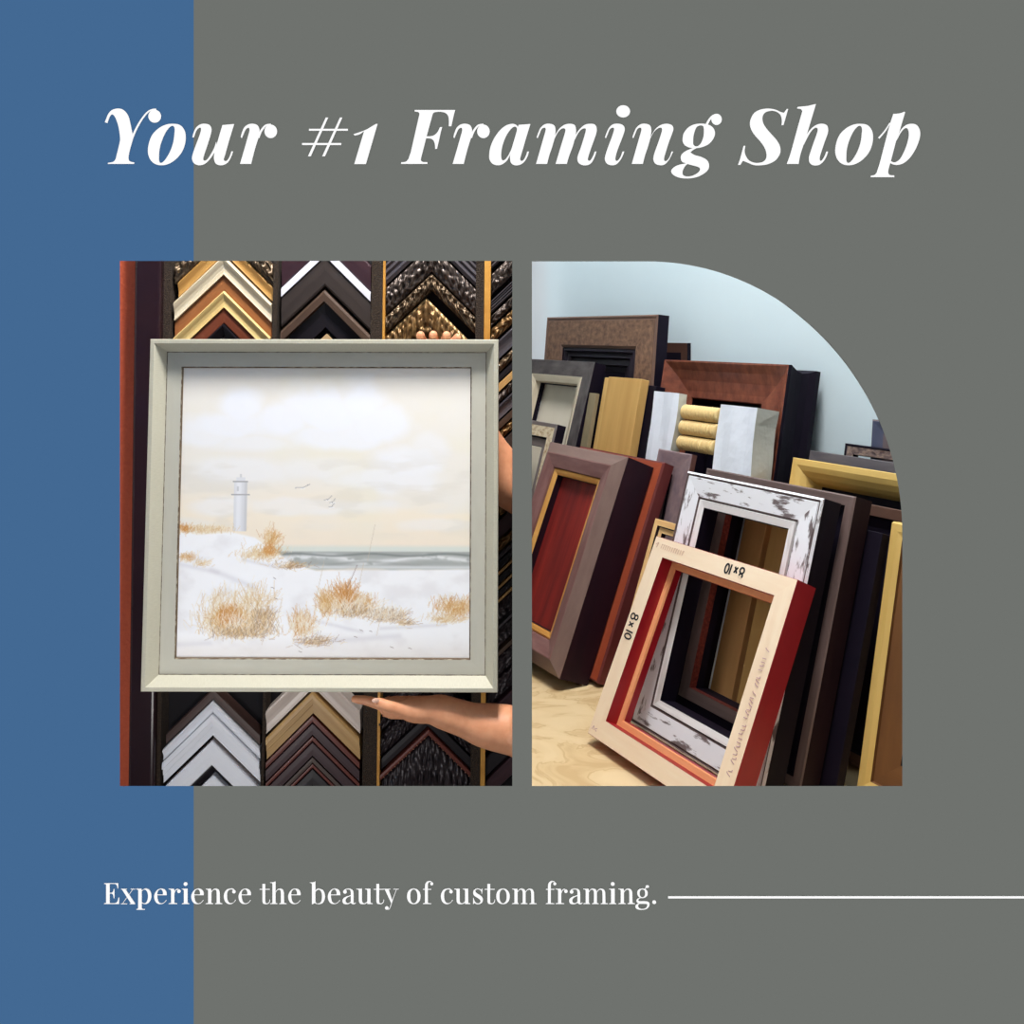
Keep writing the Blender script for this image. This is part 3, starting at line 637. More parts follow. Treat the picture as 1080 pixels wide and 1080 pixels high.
DARKW = M('dark_stained_trim', S(34, 20, 26), S(48, 28, 32), scale=3, rough=0.25)
tr = quadbox('trim_1', (147.0, 175.5), (137.5, 164.5), 200, 960, 0.0, 0.05, DARKW); struct(tr)
b = tr.modifiers.new('bevel', 'BEVEL'); b.width = 0.006; b.segments = 3
struct(quadbox('wall_back_board', (155, 541.5), (148, 541.5), -300, 1200, -0.03, 0.0, M('black_backing', S(14, 10, 16), rough=0.9)))
CARP = M('dark_brown_carpet_strip', S(30, 24, 24), S(78, 62, 46), scale=420, rough=0.95, bump=0.004, thr=(0.35, 0.7))
LATH = M('varnished_lath', S(190, 130, 52), S(214, 158, 76), scale=30, rough=0.4)
def strip(name, label, a, b_, v0, v1, d, mat, cat):
    o = quadbox(name, a, b_, v0, v1, 0.0, d, mat); tag(o, label, cat); return o
for (a, b_, lab) in (((171.5, 182), (160, 169.5), 'dark carpeted divider strip at the left end of the moulding samples'), ((290, 295), (275.5, 278), 'dark carpeted divider strip between the gold and the charcoal samples'),
                     ((393, 404.5), (382, 397), 'dark carpeted divider strip between the charcoal and the ornate bronze samples'), ((502.5, 511), (496, 506), 'dark carpeted divider strip right of the ornate bronze samples')):
    strip('divider_strip', lab, a, b_, 262, 850, 0.036, CARP, 'divider strip')
strip('wooden_lath', 'varnished wooden lath beside the dark divider at the right of the ornate samples', (511.3, 518), (506.3, 511), 262, 850, 0.035, LATH, 'lath')
strip('wooden_lath', 'thin varnished wooden lath at the left side of the ornate bronze samples', (404.8, 407.3), (397.3, 400.2), 262, 850, 0.035, LATH, 'lath')

def prof_of(kind):
    """profile across a sample: (fraction of the band, depth as fraction)"""
    return {'flat': [(0, .80), (.06, .92), (.5, .95), (.94, .92), (1, .80)],
            'edge': [(0, .8), (.04, 1), (.23, 1), (.26, .8), (.6, .86), (.94, .86), (1, .75)],
            'scoop': [(0, .85), (.1, 1), (.25, .9), (.45, .7), (.65, .6), (.85, .62), (1, .7)],
            'step': [(0, .9), (.12, 1), (.3, 1), (.34, .7), (.6, .66), (.64, .5), (1, .45)],
            'ridge': [(0, .8), (.1, 1), (.2, .75), (.32, .95), (.44, .7), (.58, .9), (.7, .62), (.84, .78), (1, .55)],
            'lip': [(0, .8), (.08, 1), (.3, 1), (.34, .45), (.6, .35), (1, .3)],
            'slant': [(0, 1), (.15, 1), (.5, .7), (.9, .35), (1, .3)],
            'orn': [(i/14.0, 0.75+0.2*math.sin(math.pi*i/14.0)) for i in range(15)]}[kind]
def ornate(f_, al, seed, amp):
    """carved relief: scrolls along the arm"""
    a = al*1.0
    q = a*1.15+1.3*math.sin(f_*5+seed)+0.8*math.sin(a*.37+seed)
    return amp*(math.sin(q*1.5)*math.sin(f_*8+math.cos(q*.75)*2.6)+0.55*math.sin(q*2.9-f_*9))
def sample(label, xa, ya, xl, xr, dy, kind, mats, depth=0.03, seed=0, sl=0.94, sr=1.0, lipfrac=None, group=None, bead=None):
    """chevron corner sample: apex (xa, ya), arms cut upright at xl and xr, band dy px tall"""
    pr = prof_of(kind); orn = kind == 'orn'; nseg = (80 if xr > xa else 22) if orn else 1
    V, Fc, mi, uv = [], [], [], []; n = len(pr)
    us = [xl+(xa-xl)*i/nseg for i in range(nseg)]+[xa]+[xa+(xr-xa)*(i+1)/nseg for i in range(nseg)]
    if xr < xa: us = [xl+(xr-xl)*i/nseg for i in range(nseg+1)]
    rows = []
    def vv(u): return ya+((xa-u)*sl if u < xa else (u-xa)*sr)
    for (fr, dp) in [(pr[0][0], 0.0)]+pr+[(pr[-1][0], 0.0)]:
        row = []
        for u in us:
            d = (dp if orn or dp == 0 else 0.55+0.45*dp)*depth
            if orn and 0.04 < fr < 0.96 and dp > 0:
                al = abs(u-xa)/2.9; d += ornate(fr*(dy/14.0), al, seed, 0.0036)
                if bead and fr < 0.2: d += 0.004*abs(math.sin(abs(u-xa)*1.0))
            row.append(len(V)); V.append(bp(u, vv(u)+(0.015+fr*.97)*dy, d))
        rows.append(row)
    frs = [0]+[p[0] for p in pr]+[1]
    for i in range(len(rows)-1):
        for j in range(len(us)-1):
            Fc.append([rows[i][j], rows[i+1][j], rows[i+1][j+1], rows[i][j+1]])
            fm = (frs[i]+frs[i+1])/2
            m = 0 if len(mats) == 1 else (1 if lipfrac is not None and fm < lipfrac else 0)
            if len(mats) > 2 and (i == len(rows)-2): m = 2
            mi.append(m)
            s0, s1 = us[j]*.0019, us[j+1]*.0019
            uv.append([(s0+(0 if us[j] < xa else 5), frs[i]*dy*.0019), (s0+(0 if us[j] < xa else 5), frs[i+1]*dy*.0019), (s1+(0 if us[j] < xa else 5), frs[i+1]*dy*.0019), (s1+(0 if us[j] < xa else 5), frs[i]*dy*.0019)])
    # ends and back
    for j in (0, len(us)-1):
        Fc.append([r[j] for r in rows]); mi.append(0); uv.append([(0, 0)]*len(rows))
    o = mesh_obj('corner_sample', V, Fc, mats, mi, uv)
    import bmesh
    bm = bmesh.new(); bm.from_mesh(o.data); bmesh.ops.recalc_face_normals(bm, faces=bm.faces)
    # make sure the outside faces the viewer
    s_ = sum(f.normal.y*f.calc_area() for f in bm.faces)
    if s_ > 0: bmesh.ops.reverse_faces(bm, faces=bm.faces)
    bm.to_mesh(o.data); bm.free()
    if orn: o.data.polygons.foreach_set('use_smooth', [True]*len(o.data.polygons))
    return tag(o, label, 'moulding sample', group)
def W2(nm, a, b, sc2=45, st=7, **k): return UVM(nm, a, b, scale=sc2, stretch=st, **k)
mOCH = W2('ochre_gold', S(172, 124, 60), S(200, 154, 86)); mCRE = W2('cream_wood', S(214, 196, 164), S(224, 210, 182)); mBRO = W2('orange_brown', S(140, 84, 44), S(164, 104, 58))
mPYE = W2('pale_yellow', S(214, 180, 112), S(228, 200, 136)); mRDB = W2('red_brown', S(104, 48, 26), S(122, 60, 34)); mBLK = W2('sample_black', S(22, 18, 24), S(32, 26, 30), rough=0.4)
mDGR = W2('dark_grey_s', S(70, 58, 54), S(84, 70, 64), rough=0.5); mCHA = W2('charcoal_s', S(46, 37, 34), S(58, 48, 43), rough=0.5); mWLP = M('lip_reflection', S(226, 224, 236), rough=0.4)  # pale lip: glossy reflection on the charcoal sample, put into the colour
mBRL = W2('brown_lip', S(66, 48, 37), S(82, 62, 49), rough=0.5); mTAN = W2('tan_tip', S(176, 146, 104), S(190, 160, 118))
mORN = W2('bronze_carving', S(66, 52, 42), S(128, 108, 84), sc2=90, st=1, rough=0.35, metal=0.5); mORD = W2('dark_carving', S(48, 40, 40), S(104, 92, 84), sc2=90, st=1, rough=0.35, metal=0.5)
mORG = W2('gold_carving', S(84, 60, 38), S(152, 118, 74), sc2=90, st=1, rough=0.35, metal=0.55); mGLP = W2('gold_edge', S(172, 138, 90), S(194, 160, 110), rough=0.4, metal=0.3)
mSIL = W2('pewter', S(66, 62, 68), S(96, 90, 94), rough=0.35, metal=0.3); mDBR = W2('dark_brown_s', S(58, 40, 36), S(74, 52, 46), rough=0.5)
mWHT = W2('white_lacquer', S(238, 240, 248), S(244, 246, 252), rough=0.5); mWED = M('brown_shadow_line', S(160, 132, 112), rough=0.8); mCHR = W2('champagne', S(206, 190, 180), S(224, 210, 200), rough=0.35)  # brown on the white sample's lower edge is a painted shadow line
mGTN = W2('gold_tan', S(176, 136, 84), S(202, 164, 106), rough=0.4); mMHG = W2('mahogany_s', S(92, 42, 36), S(110, 54, 44), rough=0.4); mDMH = W2('dark_mahogany_s', S(46, 26, 34), S(60, 34, 40), rough=0.45)
mNVB = W2('near_black_carving', S(30, 24, 32), S(52, 42, 44), sc2=90, st=1, rough=0.35, metal=0.3)
T_ = 'above the painting'; B_ = 'below the painting'
# column 1, top
c = dict(xl=184, xr=288.5)
sample('dark bronze carved corner sample, uppermost in the left column '+T_, 236, 229, 184, 290, 22, 'orn', [mORN], .034, 3)
sample('ochre gold corner sample second from the top in the left column '+T_, 236, 251.5, 187, 289, 16, 'scoop', [mOCH], .028)
sample('cream corner sample in the left column '+T_, 236, 270, 184, 286.5, 19.5, 'scoop', [mCRE], .036)
sample('orange-brown corner sample between the cream and the pale yellow ones '+T_, 236, 289.8, 183.5, 286, 17, 'flat', [mBRO], .026)
sample('pale yellow corner sample in the left column '+T_, 236, 306.6, 183, 285, 17.5, 'scoop', [mPYE], .034)
sample('red-brown corner sample under the pale yellow one '+T_, 235.5, 324.2, 183, 285, 17, 'flat', [mRDB], .026)
sample('black corner sample innermost in the left column, partly hidden by the painting', 235, 341.5, 183, 285, 12, 'slant', [mBLK], .03)
sample('small dark grey corner sample inside the black one '+T_, 235, 354, 183, 285, 14, 'flat', [mDGR], .02)
# column 2, top
sample('black corner sample above the white painted glint, uppermost in the second column', 343, 232, 297, 391, 28, 'flat', [mDMH], .03)
sample('charcoal corner sample with a white glint painted along its edge in the second column '+T_, 343, 260, 297, 391, 42, 'edge', [mCHA, mWLP], .034, lipfrac=.245)
sample('brown edged black corner sample in the second column '+T_, 343, 305.5, 297, 391, 40, 'lip', [mBLK, mBRL], .04, lipfrac=.33)
sample('small tan corner sample innermost in the second column, just over the painting', 344, 351.5, 297, 391, 15, 'flat', [mTAN], .025)
# column 3, top
sample('ridged pewter corner sample, uppermost in the third column', 455, 226, 407, 503, 30, 'ridge', [mSIL], .034)
sample('carved pewter and bronze corner sample second in the third column', 455, 258, 407, 503, 29, 'orn', [mORD], .034, 1)
sample('beaded silver bronze corner sample third in the third column', 455, 288.5, 407, 503, 18, 'orn', [mORN], .034, 5, bead=1)
sample('gold edged corner sample with bronze scroll carving, just over the painting', 449, 313.5, 404, 503, 44, 'orn', [mORG, mGLP], .030, 9, lipfrac=.09)
# column 4, narrow strip right of the painting
c4 = [(222, 18, 'ridge', mSIL, 'ridged pewter'), (244, 24, 'orn', mORD, 'carved pewter'), (272, 14, 'ridge', mSIL, 'ridged grey'), (288, 12, 'orn', mORD, 'carved dark'), (302, 17, 'orn', mORG, 'gold carved'),
      (321, 22, 'scoop', mSIL, 'smooth grey'), (344, 13, 'orn', mORN, 'carved bronze'), (358, 8, 'flat', mBLK, 'narrow black'), (367, 10, 'flat', mGTN, 'plain gold'), (378, 11, 'orn', mORD, 'beaded pewter'),
      (390, 17, 'scoop', mSIL, 'broad smooth pewter'), (408, 9, 'flat', mBRL, 'narrow brown'), (418, 12, 'orn', mORG, 'gold beaded'), (431, 20, 'flat', mCHA, 'charcoal'), (452, 22, 'flat', mBLK, 'plain black'),
      (475, 22, 'flat', mDMH, 'dark maroon'), (498, 13, 'orn', mORG, 'thin gold beaded'), (512, 22, 'flat', mDMH, 'smooth dark maroon'), (535, 12, 'orn', mORG, 'gold rope'), (548, 6, 'flat', mSIL, 'thin grey'), (555, 10, 'flat', mBLK, 'jet black'),
      (566, 4, 'flat', mGTN, 'upper thin gold'), (571, 9, 'flat', mBLK, 'upper narrow black'), (581, 4, 'flat', mGTN, 'middle thin gold'), (586, 8, 'flat', mBLK, 'lower narrow black'), (595, 4, 'flat', mGTN, 'lower thin gold'),
      (600, 22, 'orn', mNVB, 'near black carved'), (623, 4, 'flat', mSIL, 'silver line'), (628, 20, 'orn', mNVB, 'dark scrolled'), (650, 6, 'flat', mBRL, 'thin brown'), (657, 22, 'orn', mNVB, 'lower dark scrolled'), (680, 22, 'orn', mNVB, 'very dark carved'),
      (704, 20, 'slant', mDMH, 'slanting dark'), (726, 22, 'orn', mNVB, 'black carved'), (750, 22, 'flat', mBLK, 'black plain'), (774, 22, 'flat', mDMH, 'lowest dark')]
for i, (ya, dy, kd, mt, nm) in enumerate(c4):
    left = 518 if ya < 500 else 512
    place = 'beside the upper right corner of the painting' if ya < 370 else ('beside the right side of the painting' if ya < 640 else 'beside the lower right corner of the painting')
    sample(nm+' corner sample '+place, 566, ya, left, 541.0, dy*0.92, kd, [mt], .028, i)
# column 1, bottom
sample('dark brown corner sample above the white ones '+B_, 224.5, 727, 175, 274, 11, 'flat', [mDBR], .03, sl=.96, sr=.98)
sample('uppermost white corner sample in the left column '+B_, 224.5, 739, 172, 274, 12.5, 'scoop', [mWHT], .034, sl=.97, sr=.99)
sample('second white corner sample, the wide one in the left column '+B_, 224.0, 752.5, 172, 274, 24, 'step', [mWHT, mWHT, mWED], .036, sl=.97, sr=.99)
sample('third white corner sample in the left column '+B_, 224, 780.5, 172, 274, 26, 'flat', [mWHT], .036, sl=.97, sr=.99)
sample('black corner sample between the white ones '+B_, 224, 807.5, 172, 274, 9, 'slant', [mBLK], .025, sl=.97, sr=.99)
sample('innermost white corner sample at the lower edge, left column', 224.5, 817.5, 172, 274, 20, 'flat', [mWHT], .03, sl=.98, sr=1.0)
# column 2, bottom
sample('champagne silver corner sample, uppermost in the second column '+B_, 331, 700, 281, 380, 25, 'scoop', [mCHR], .036, sl=.98, sr=1.0)
sample('gold and tan corner sample under the champagne one '+B_, 330, 728, 281, 379.5, 25, 'step', [mGTN], .036, sl=1.0, sr=1.0)
for ya, dy, mt, nm in ((755, 7, mMHG, 'uppermost mahogany'), (763, 13, mDMH, 'dark maroon'), (777, 5, mMHG, 'thin mahogany'), (783, 15, mDMH, 'lower dark maroon'), (799, 6, mDGR, 'textured grey'), (806, 4, mMHG, 'lowest thin mahogany'), (811, 18, mBLK, 'innermost black')):
    sample(nm+' corner sample in the second column '+B_, 329.5, ya, 280, 379, dy, 'flat', [mt], .03, sl=1.0, sr=1.0)
# column 3, bottom
sample('black carved corner sample, uppermost in the third column '+B_, 450, 705, 400, 497, 22, 'orn', [mNVB], .034, 2)
sample('black scroll carved corner sample under the hand '+B_, 451, 729, 400, 497, 24, 'orn', [mNVB], .030, 4)
sample('plain black corner sample in the third column '+B_, 451, 754, 400, 497, 13, 'flat', [mBLK], .028)
sample('mahogany corner sample with a dotted gold bead line '+B_, 452, 769, 400, 497, 6, 'flat', [mMHG], .034)
bd_mat = mGLP
sample('black carved corner sample inside the dotted mahogany one at the lower edge', 452, 777, 400, 497, 60, 'orn', [mNVB], .028, 7)
# the dotted bead line is a part of the mahogany sample
mah = [o for o in COL.objects if o.name.startswith('corner_sample') and 'dotted gold' in o.get('label', '')][0]
V, Fc = [], []
for sgn in (-1, 1):
    for k in range(1, 13):
        u = 452+sgn*k*3.9; v = 774.3+k*3.9*(0.94 if sgn < 0 else 1.0); cpt = bp(u, v, 0.034); rr = 0.0016; b0 = len(V)
        for a in range(5):
            for q in range(8):
                th, ph = math.pi*a/4, 2*math.pi*q/8
                V.append(cpt+Vector((rr*math.sin(th)*math.cos(ph), rr*math.cos(th), rr*math.sin(th)*math.sin(ph))))
        for a in range(4):
            for q in range(8): Fc.append([b0+a*8+q, b0+a*8+(q+1) % 8, b0+(a+1)*8+(q+1) % 8, b0+(a+1)*8+q])
bdo = mesh_obj('bead_line', V, Fc, M('dull_gold_bead', S(150, 104, 84), rough=0.4), parent=mah, smooth=True); bdo['label'] = 'dotted line of tiny gold beads'

# ---------------- the framed painting
PY = 1.42
def pp(u, v, y=PY): return Vector(((u-CX)/F*y, y, EYE+(CY-v)/F*y))
# outer corners (TL, TR, BR, BL); the top leans away a little
yT, yB = 1.437, 1.404
Q = [pp(157.2, 358.2, yT+.004), pp(524.0, 357.6, yT), pp(526.4, 731.0, yB), pp(149.4, 729.3, yB)]
ctr = sum(Q, Vector())/4
ex = ((Q[1]-Q[0])+(Q[2]-Q[3])).normalized(); ez = ((Q[0]-Q[3])+(Q[1]-Q[2])); ez = (ez-ex*ez.dot(ex)).normalized(); ey = ez.cross(ex)
PW = ((Q[1]-Q[0]).length+(Q[2]-Q[3]).length)/2; PH = ((Q[0]-Q[3]).length+(Q[1]-Q[2]).length)/2
pic = empty('framed_painting'); pic.matrix_world = Matrix(((ex.x, ey.x, ez.x, 0), (ex.y, ey.y, ez.y, 0), (ex.z, ey.z, ez.z, 0), (0, 0, 0, 1)))
pic.location = ctr-ex*PW/2-ez*PH/2
tag(pic, 'large seascape painting with a lighthouse in a pale grey-green frame, held up by two hands', 'framed painting')
SAGE = UVM('pale_sage_paint', S(180, 176, 158), S(192, 188, 170), scale=120, stretch=0.12, rough=0.5)
SAGE2 = UVM('grey_green_flat', S(186, 183, 170), S(193, 190, 177), scale=60, stretch=4, rough=0.55)
WORN = UVM('worn_brown_line', S(84, 66, 50), S(168, 160, 140), scale=260, stretch=3, thr=(0.45, 0.62), rough=0.7)
px = 1.42/F
# four rails, each bevel catches the room light by itself
moulding('moulding', pic, 0, 0, PW, PH, [(0, .032, 0), (0, .001, 0), (.001, 0, 0), (4.3*px, 0, 0), (4.8*px, .0006, 0), (13*px, .021, 2), (13.4*px, .021, 2), (13.4*px, .032, 0)],
         [SAGE, SAGE2, WORN, M('painting_gap', S(96, 78, 58), rough=0.8)])
moulding('liner', pic, 0, 0, PW, PH, [(13.5*px, .0315, 2), (13.5*px, .021, 2), (13.9*px, .021, 1), (29*px, .0215, 2), (29.8*px, .0225, 3), (30.6*px, .026, 3), (30.6*px, .0315, 3)],
         [SAGE, SAGE2, WORN, M('painting_gap', S(96, 78, 58), rough=0.8)])['label'] = 'flat grey-green inner band'
# the painted picture: colours laid on a fine mesh
def paint():
    W_, H_ = 420, 420
    u = np.linspace(179.5, 496, W_)[None, :].repeat(H_, 0); v = np.linspace(387, 703.5, H_)[:, None].repeat(W_, 1)
    def noise(scx, scy, seed, oct_=4):
        r = np.random.default_rng(seed); out = np.zeros((H_, W_)); amp = 1; tot = 0
        for o in range(oct_):
            gx, gy = int(scx*2**o)+2, int(scy*2**o)+2; g = r.random((gy+1, gx+1))
            xx = np.linspace(0, gx-1e-3, W_); yy = np.linspace(0, gy-1e-3, H_)
            xi = xx.astype(int); yi = yy.astype(int); fx = xx-xi; fy = yy-yi
            fx = fx*fx*(3-2*fx); fy = fy*fy*(3-2*fy)
            a = g[yi][:, xi]; b = g[yi][:, xi+1]; c_ = g[yi+1][:, xi]; d = g[yi+1][:, xi+1]
            out += amp*((a*(1-fx)+b*fx)*(1-fy)[:, None]+(c_*(1-fx)+d*fx)*fy[:, None]); tot += amp; amp *= .5
        return out/tot
    def sm(a, b, x): t = np.clip((x-a)/(b-a), 0, 1); return t*t*(3-2*t)
    def C(*c): return np.array(c, float)[None, None, :]
    def mix(img, col, m): m = np.clip(m, 0, 1)[..., None]; return img*(1-m)+col*m
    img = np.zeros((H_, W_, 3))+C(240, 235, 227)
    img = mix(img, C(238, 231, 221), sm(430, 387, v)*.8)
    img = mix(img, C(250, 236, 214), .75*sm(505, 545, v)*(noise(2, 7, 1) > 0).astype(float)*sm(.3, .6, noise(2, 9, 2)))
    img = mix(img, C(244, 230, 212), .5*sm(550, 580, v))
    img = mix(img, C(240, 234, 212), .4*sm(.45, .7, noise(3, 5, 3))*sm(400, 250, np.abs(u-440)+np.abs(v-440)*2))
    # clouds
    n1 = noise(6, 6, 4); cl = np.zeros_like(u)
    for (cx, cy, rx, ry, a) in ((240, 430, 30, 26, 1), (232, 450, 54, 20, .9), (208, 462, 34, 14, .7), (290, 450, 44, 24, 1), (340, 436, 52, 32, 1.1), (372, 428, 34, 30, 1.1), (395, 448, 40, 24, 1), (340, 462, 80, 18, .9), (262, 470, 60, 12, .6), (425, 492, 44, 22, .8), (400, 510, 64, 16, .7), (450, 478, 26, 20, .5), (240, 500, 70, 16, .5), (330, 540, 90, 10, .5), (460, 560, 40, 8, .4), (225, 540, 36, 12, .6), (330, 498, 60, 14, .4)):
        rr = np.sqrt(((u-cx)/rx)**2+((v-cy)/ry)**2); cl = np.maximum(cl, a*(1-sm(.55, 1.25, rr+(n1-.5)*1.0)))
    img = mix(img, C(243, 244, 250), cl*.92)
    n2 = noise(5, 22, 6); img = mix(img, C(224, 218, 208), .35*sm(.55, .75, n2)*sm(470, 500, v)*(1-sm(560, 580, v)))
    # sea
    sea = (v > 584) & (v < 612) & (u > 286)
    sn = noise(30, 60, 7, 3); sn2 = noise(9, 30, 8, 4)
    sl = C(196, 204, 200)
    img = mix(img, C(222, 226, 218), (sm(580, 586, v)*(1-sm(590, 592, v))*(u > 280)).astype(float))
    seaM = sm(588, 590, v)*(1-sm(606, 611, v+(sn2-.5)*8))*sm(284, 292, u+(v-590)*-.3)
    img = mix(img, C(172, 176, 174), seaM)
    wave = np.exp(-((v-(597+3*np.sin(u/19.))-(sn2-.5)*6)/3.0)**2)
    img = mix(img, C(232, 233, 234), seaM*wave*sm(.3, .55, sn)*.95)
    img = mix(img, C(128, 134, 132), seaM*np.exp(-((v-(592.5+1.2*np.sin(u/13.)))/1.3)**2)*.8)
    img = mix(img, C(150, 154, 152), seaM*np.exp(-((v-(602+2*np.sin(u/17.+1)))/1.6)**2)*.6*sm(.35, .6, sn2))
    img = mix(img, C(226, 228, 230), seaM*np.exp(-((v-606)/2.0)**2)*.8)
    # sand
    dune = np.interp(u[0], [179, 200, 236, 262, 275, 292, 305, 330, 360, 420, 497], [567, 571, 568, 574, 584, 594, 603, 610, 609, 609, 608])[None, :]
    sand = sm(-1.5, 1.5, v-dune); n3 = noise(10, 16, 9, 5)
    base = mix(np.zeros_like(img)+C(250, 250, 253), C(230, 227, 230), sm(.5, .8, n3)*.5)
    base = mix(base, C(230, 222, 216), sm(675, 703, v)*.5)
    img = img*(1-sand[..., None])+base*sand[..., None]
    for (x0_, y0_, x1_, y1_, wd) in ((180, 603, 222, 612, 2.5), (215, 609, 262, 628, 3), (180, 690, 215, 688, 3), (310, 688, 420, 680, 3), (400, 672, 470, 668, 2), (250, 598, 285, 606, 2), (330, 664, 380, 676, 2)):
        t = np.clip(((u-x0_)*(x1_-x0_)+(v-y0_)*(y1_-y0_))/((x1_-x0_)**2+(y1_-y0_)**2), 0, 1)
        d = np.hypot(u-(x0_+t*(x1_-x0_)), v-(y0_+t*(y1_-y0_))); img = mix(img, C(216, 213, 220), .45*np.exp(-(d/wd)**2))
    # lighthouse
    def rect(x0_, x1_, y0_, y1_, col, a=1): 
        nonlocal img
        img = mix(img, C(*col), a*((u >= x0_) & (u <= x1_) & (v >= y0_) & (v <= y1_)).astype(float))
    for k, x in enumerate(np.linspace(238, 251.5, 14)):
        tt = (x-238)/13.5; g = 218+18*math.exp(-((tt-.35)/.28)**2)-14*sm(.7, 1, np.array(tt)); rect(x, x+1.2, 528, 567, (g, g, g+4))
        rect(x, x+1.1, 513, 527, (g, g, g+4))
    rect(235, 255.5, 526, 528, (176, 174, 176)); rect(236.5, 253.5, 511.8, 513.4, (168, 166, 168)); rect(240, 250, 508, 512, (226, 226, 230)); rect(244, 246.5, 504.5, 508, (214, 214, 216)); rect(241, 243, 518, 523, (206, 206, 210))
    # brush strokes
    def stroke(x0_, y0_, x1_, y1_, col, a, wd=.7):
        nonlocal img
        n = max(2, int(math.hypot(x1_-x0_, y1_-y0_)*1.5))
        for i in range(n+1):
            t = i/n; xx = x0_+(x1_-x0_)*t; yy = y0_+(y1_-y0_)*t
            ci = int((xx-179.5)/316.5*(W_-1)); ri = int((yy-387)/316.5*(H_-1))
            if 0 <= ci < W_ and 0 <= ri < H_: img[ri, ci] = img[ri, ci]*(1-a)+np.array(col, float)*a
    r4 = random.Random(11)
    pal = [(214, 168, 104), (200, 150, 96), (176, 134, 104), (226, 196, 136), (238, 216, 168), (190, 160, 140), (218, 150, 90), (246, 240, 232)]
    def tuft(cx, cy, rx, ry, n, ln, lean=.25, cols=pal, base_a=.5):
        for _ in range(n):
            x = cx+r4.gauss(0, rx*.5); y = cy+r4.gauss(0, ry*.45); l = ln*r4.uniform(.4, 1.2); a_ = r4.gauss(lean, .5)
            stroke(x, y, x+l*math.sin(a_), y-l*math.cos(a_), r4.choice(cols), r4.uniform(.3, base_a+.3))
    lt = [(226, 196, 150), (214, 176, 124), (236, 214, 172), (204, 164, 112), (244, 232, 204)]
    hot = [(206, 140, 70), (190, 128, 72), (216, 156, 84)]; dk = [(150, 116, 96), (170, 138, 116), (132, 104, 88)]
    wh = [(250, 248, 244), (246, 240, 228)]
    def T2(cx, cy, rx, ry, n, ln, lean, cols, a_=.22): tuft(cx, cy, rx, ry, n, ln, lean, cols, a_-.15)
    T2(206, 567, 30, 4, 300, 5, .2, lt); T2(186, 566, 9, 5, 90, 5, .1, hot); T2(188, 597, 10, 4, 120, 5, .6, hot+lt); T2(203, 603, 12, 4, 90, 5, .9, lt)
    T2(280, 578, 9, 10, 240, 8, .2, hot+lt); T2(268, 594, 22, 7, 420, 7, .5, lt); T2(278, 590, 8, 6, 120, 6, .3, hot); T2(300, 606, 18, 4, 200, 6, 1.0, lt+dk)
    T2(240, 668, 32, 14, 1100, 13, .1, lt); T2(236, 664, 14, 11, 420, 13, .0, hot); T2(250, 679, 34, 7, 600, 9, .3, dk+lt); T2(273, 666, 14, 14, 260, 12, .1, dk+lt); T2(262, 648, 26, 10, 160, 20, .1, lt); T2(224, 650, 20, 10, 120, 18, .2, lt+wh)
    T2(315, 672, 13, 14, 380, 12, .2, lt+hot); T2(330, 688, 22, 5, 200, 8, .9, dk+lt)
    T2(341, 648, 9, 13, 380, 12, .1, hot+lt); T2(370, 650, 22, 10, 620, 12, .2, lt+hot); T2(362, 640, 10, 10, 160, 16, .0, hot); T2(372, 656, 24, 6, 360, 9, .6, dk+lt); T2(406, 661, 20, 6, 360, 10, .7, lt+dk); T2(425, 667, 12, 3, 70, 8, 1.2, dk+lt)
    T2(480, 654, 20, 10, 460, 12, .3, lt+hot); T2(470, 664, 20, 4, 160, 8, .8, lt)
    for cx_, cy_ in ((240, 668), (370, 650), (315, 672), (406, 660)): T2(cx_, cy_, 26, 10, 120, 11, .1, wh)
    for (x, y) in ((373, 602), (385, 560), (396, 640), (285, 640), (330, 600), (272, 650)):
        stroke(x, y+40, x+8, y, (206, 190, 170), .5)
    stroke(364, 628, 374, 604, (140, 110, 110), .7)
    for (x, y) in ((281, 628), (285, 640), (283, 618), (378, 674), (372, 681), (411, 692), (431, 693), (312, 697), (388, 675)): stroke(x, y, x+3, y+1, (130, 110, 110), .7)
    for (x, y, l) in ((313, 519, 8), (341, 532, 4), (345, 540, 3), (346, 535, 3)):
        stroke(x-l, y+1, x, y+.5, (170, 168, 172), .8); stroke(x, y+1, x+l, y-3, (130, 128, 134), .8); stroke(x-2, y+2, x+3, y+1, (250, 250, 252), .8)
    return np.clip(img, 0, 255)
IMG = paint(); Hn, Wn = IMG.shape[:2]
m_, nt_, bs_ = new_mat('painted_seascape'); at = nt_.nodes.new('ShaderNodeAttribute'); at.attribute_name = 'paint'
nt_.links.new(at.outputs['Color'], bs_.inputs['Base Color']); bs_.inputs['Roughness'].default_value = 0.55; bs_.inputs['Specular IOR Level'].default_value = 0.3
ca = 30.6*px-0.0005; xs = np.linspace(ca, PW-ca, Wn); zs = np.linspace(PH-ca, ca, Hn)
V = np.stack([np.tile(xs, (Hn, 1)), np.full((Hn, Wn), 0.0255), np.tile(zs[:, None], (1, Wn))], -1).reshape(-1, 3)
ii = np.arange((Hn-1)*Wn).reshape(Hn-1, Wn)[:, :-1].ravel()
Fq = np.stack([ii, ii+Wn, ii+Wn+1, ii+1], 1)
me = bpy.data.meshes.new('canvas'); nv, nf = len(V), len(Fq)
bV = [(ca, .031, PH-ca), (PW-ca, .031, PH-ca), (PW-ca, .031, ca), (ca, .031, ca)]
me.from_pydata(V.tolist()+bV, [], Fq.tolist()+[[nv, nv+1, nv+2, nv+3]])
me.materials.append(m_)
col = (IMG/255.0); col = np.where(col <= .04045, col/12.92, ((col+.055)/1.055)**2.4).reshape(-1, 3)
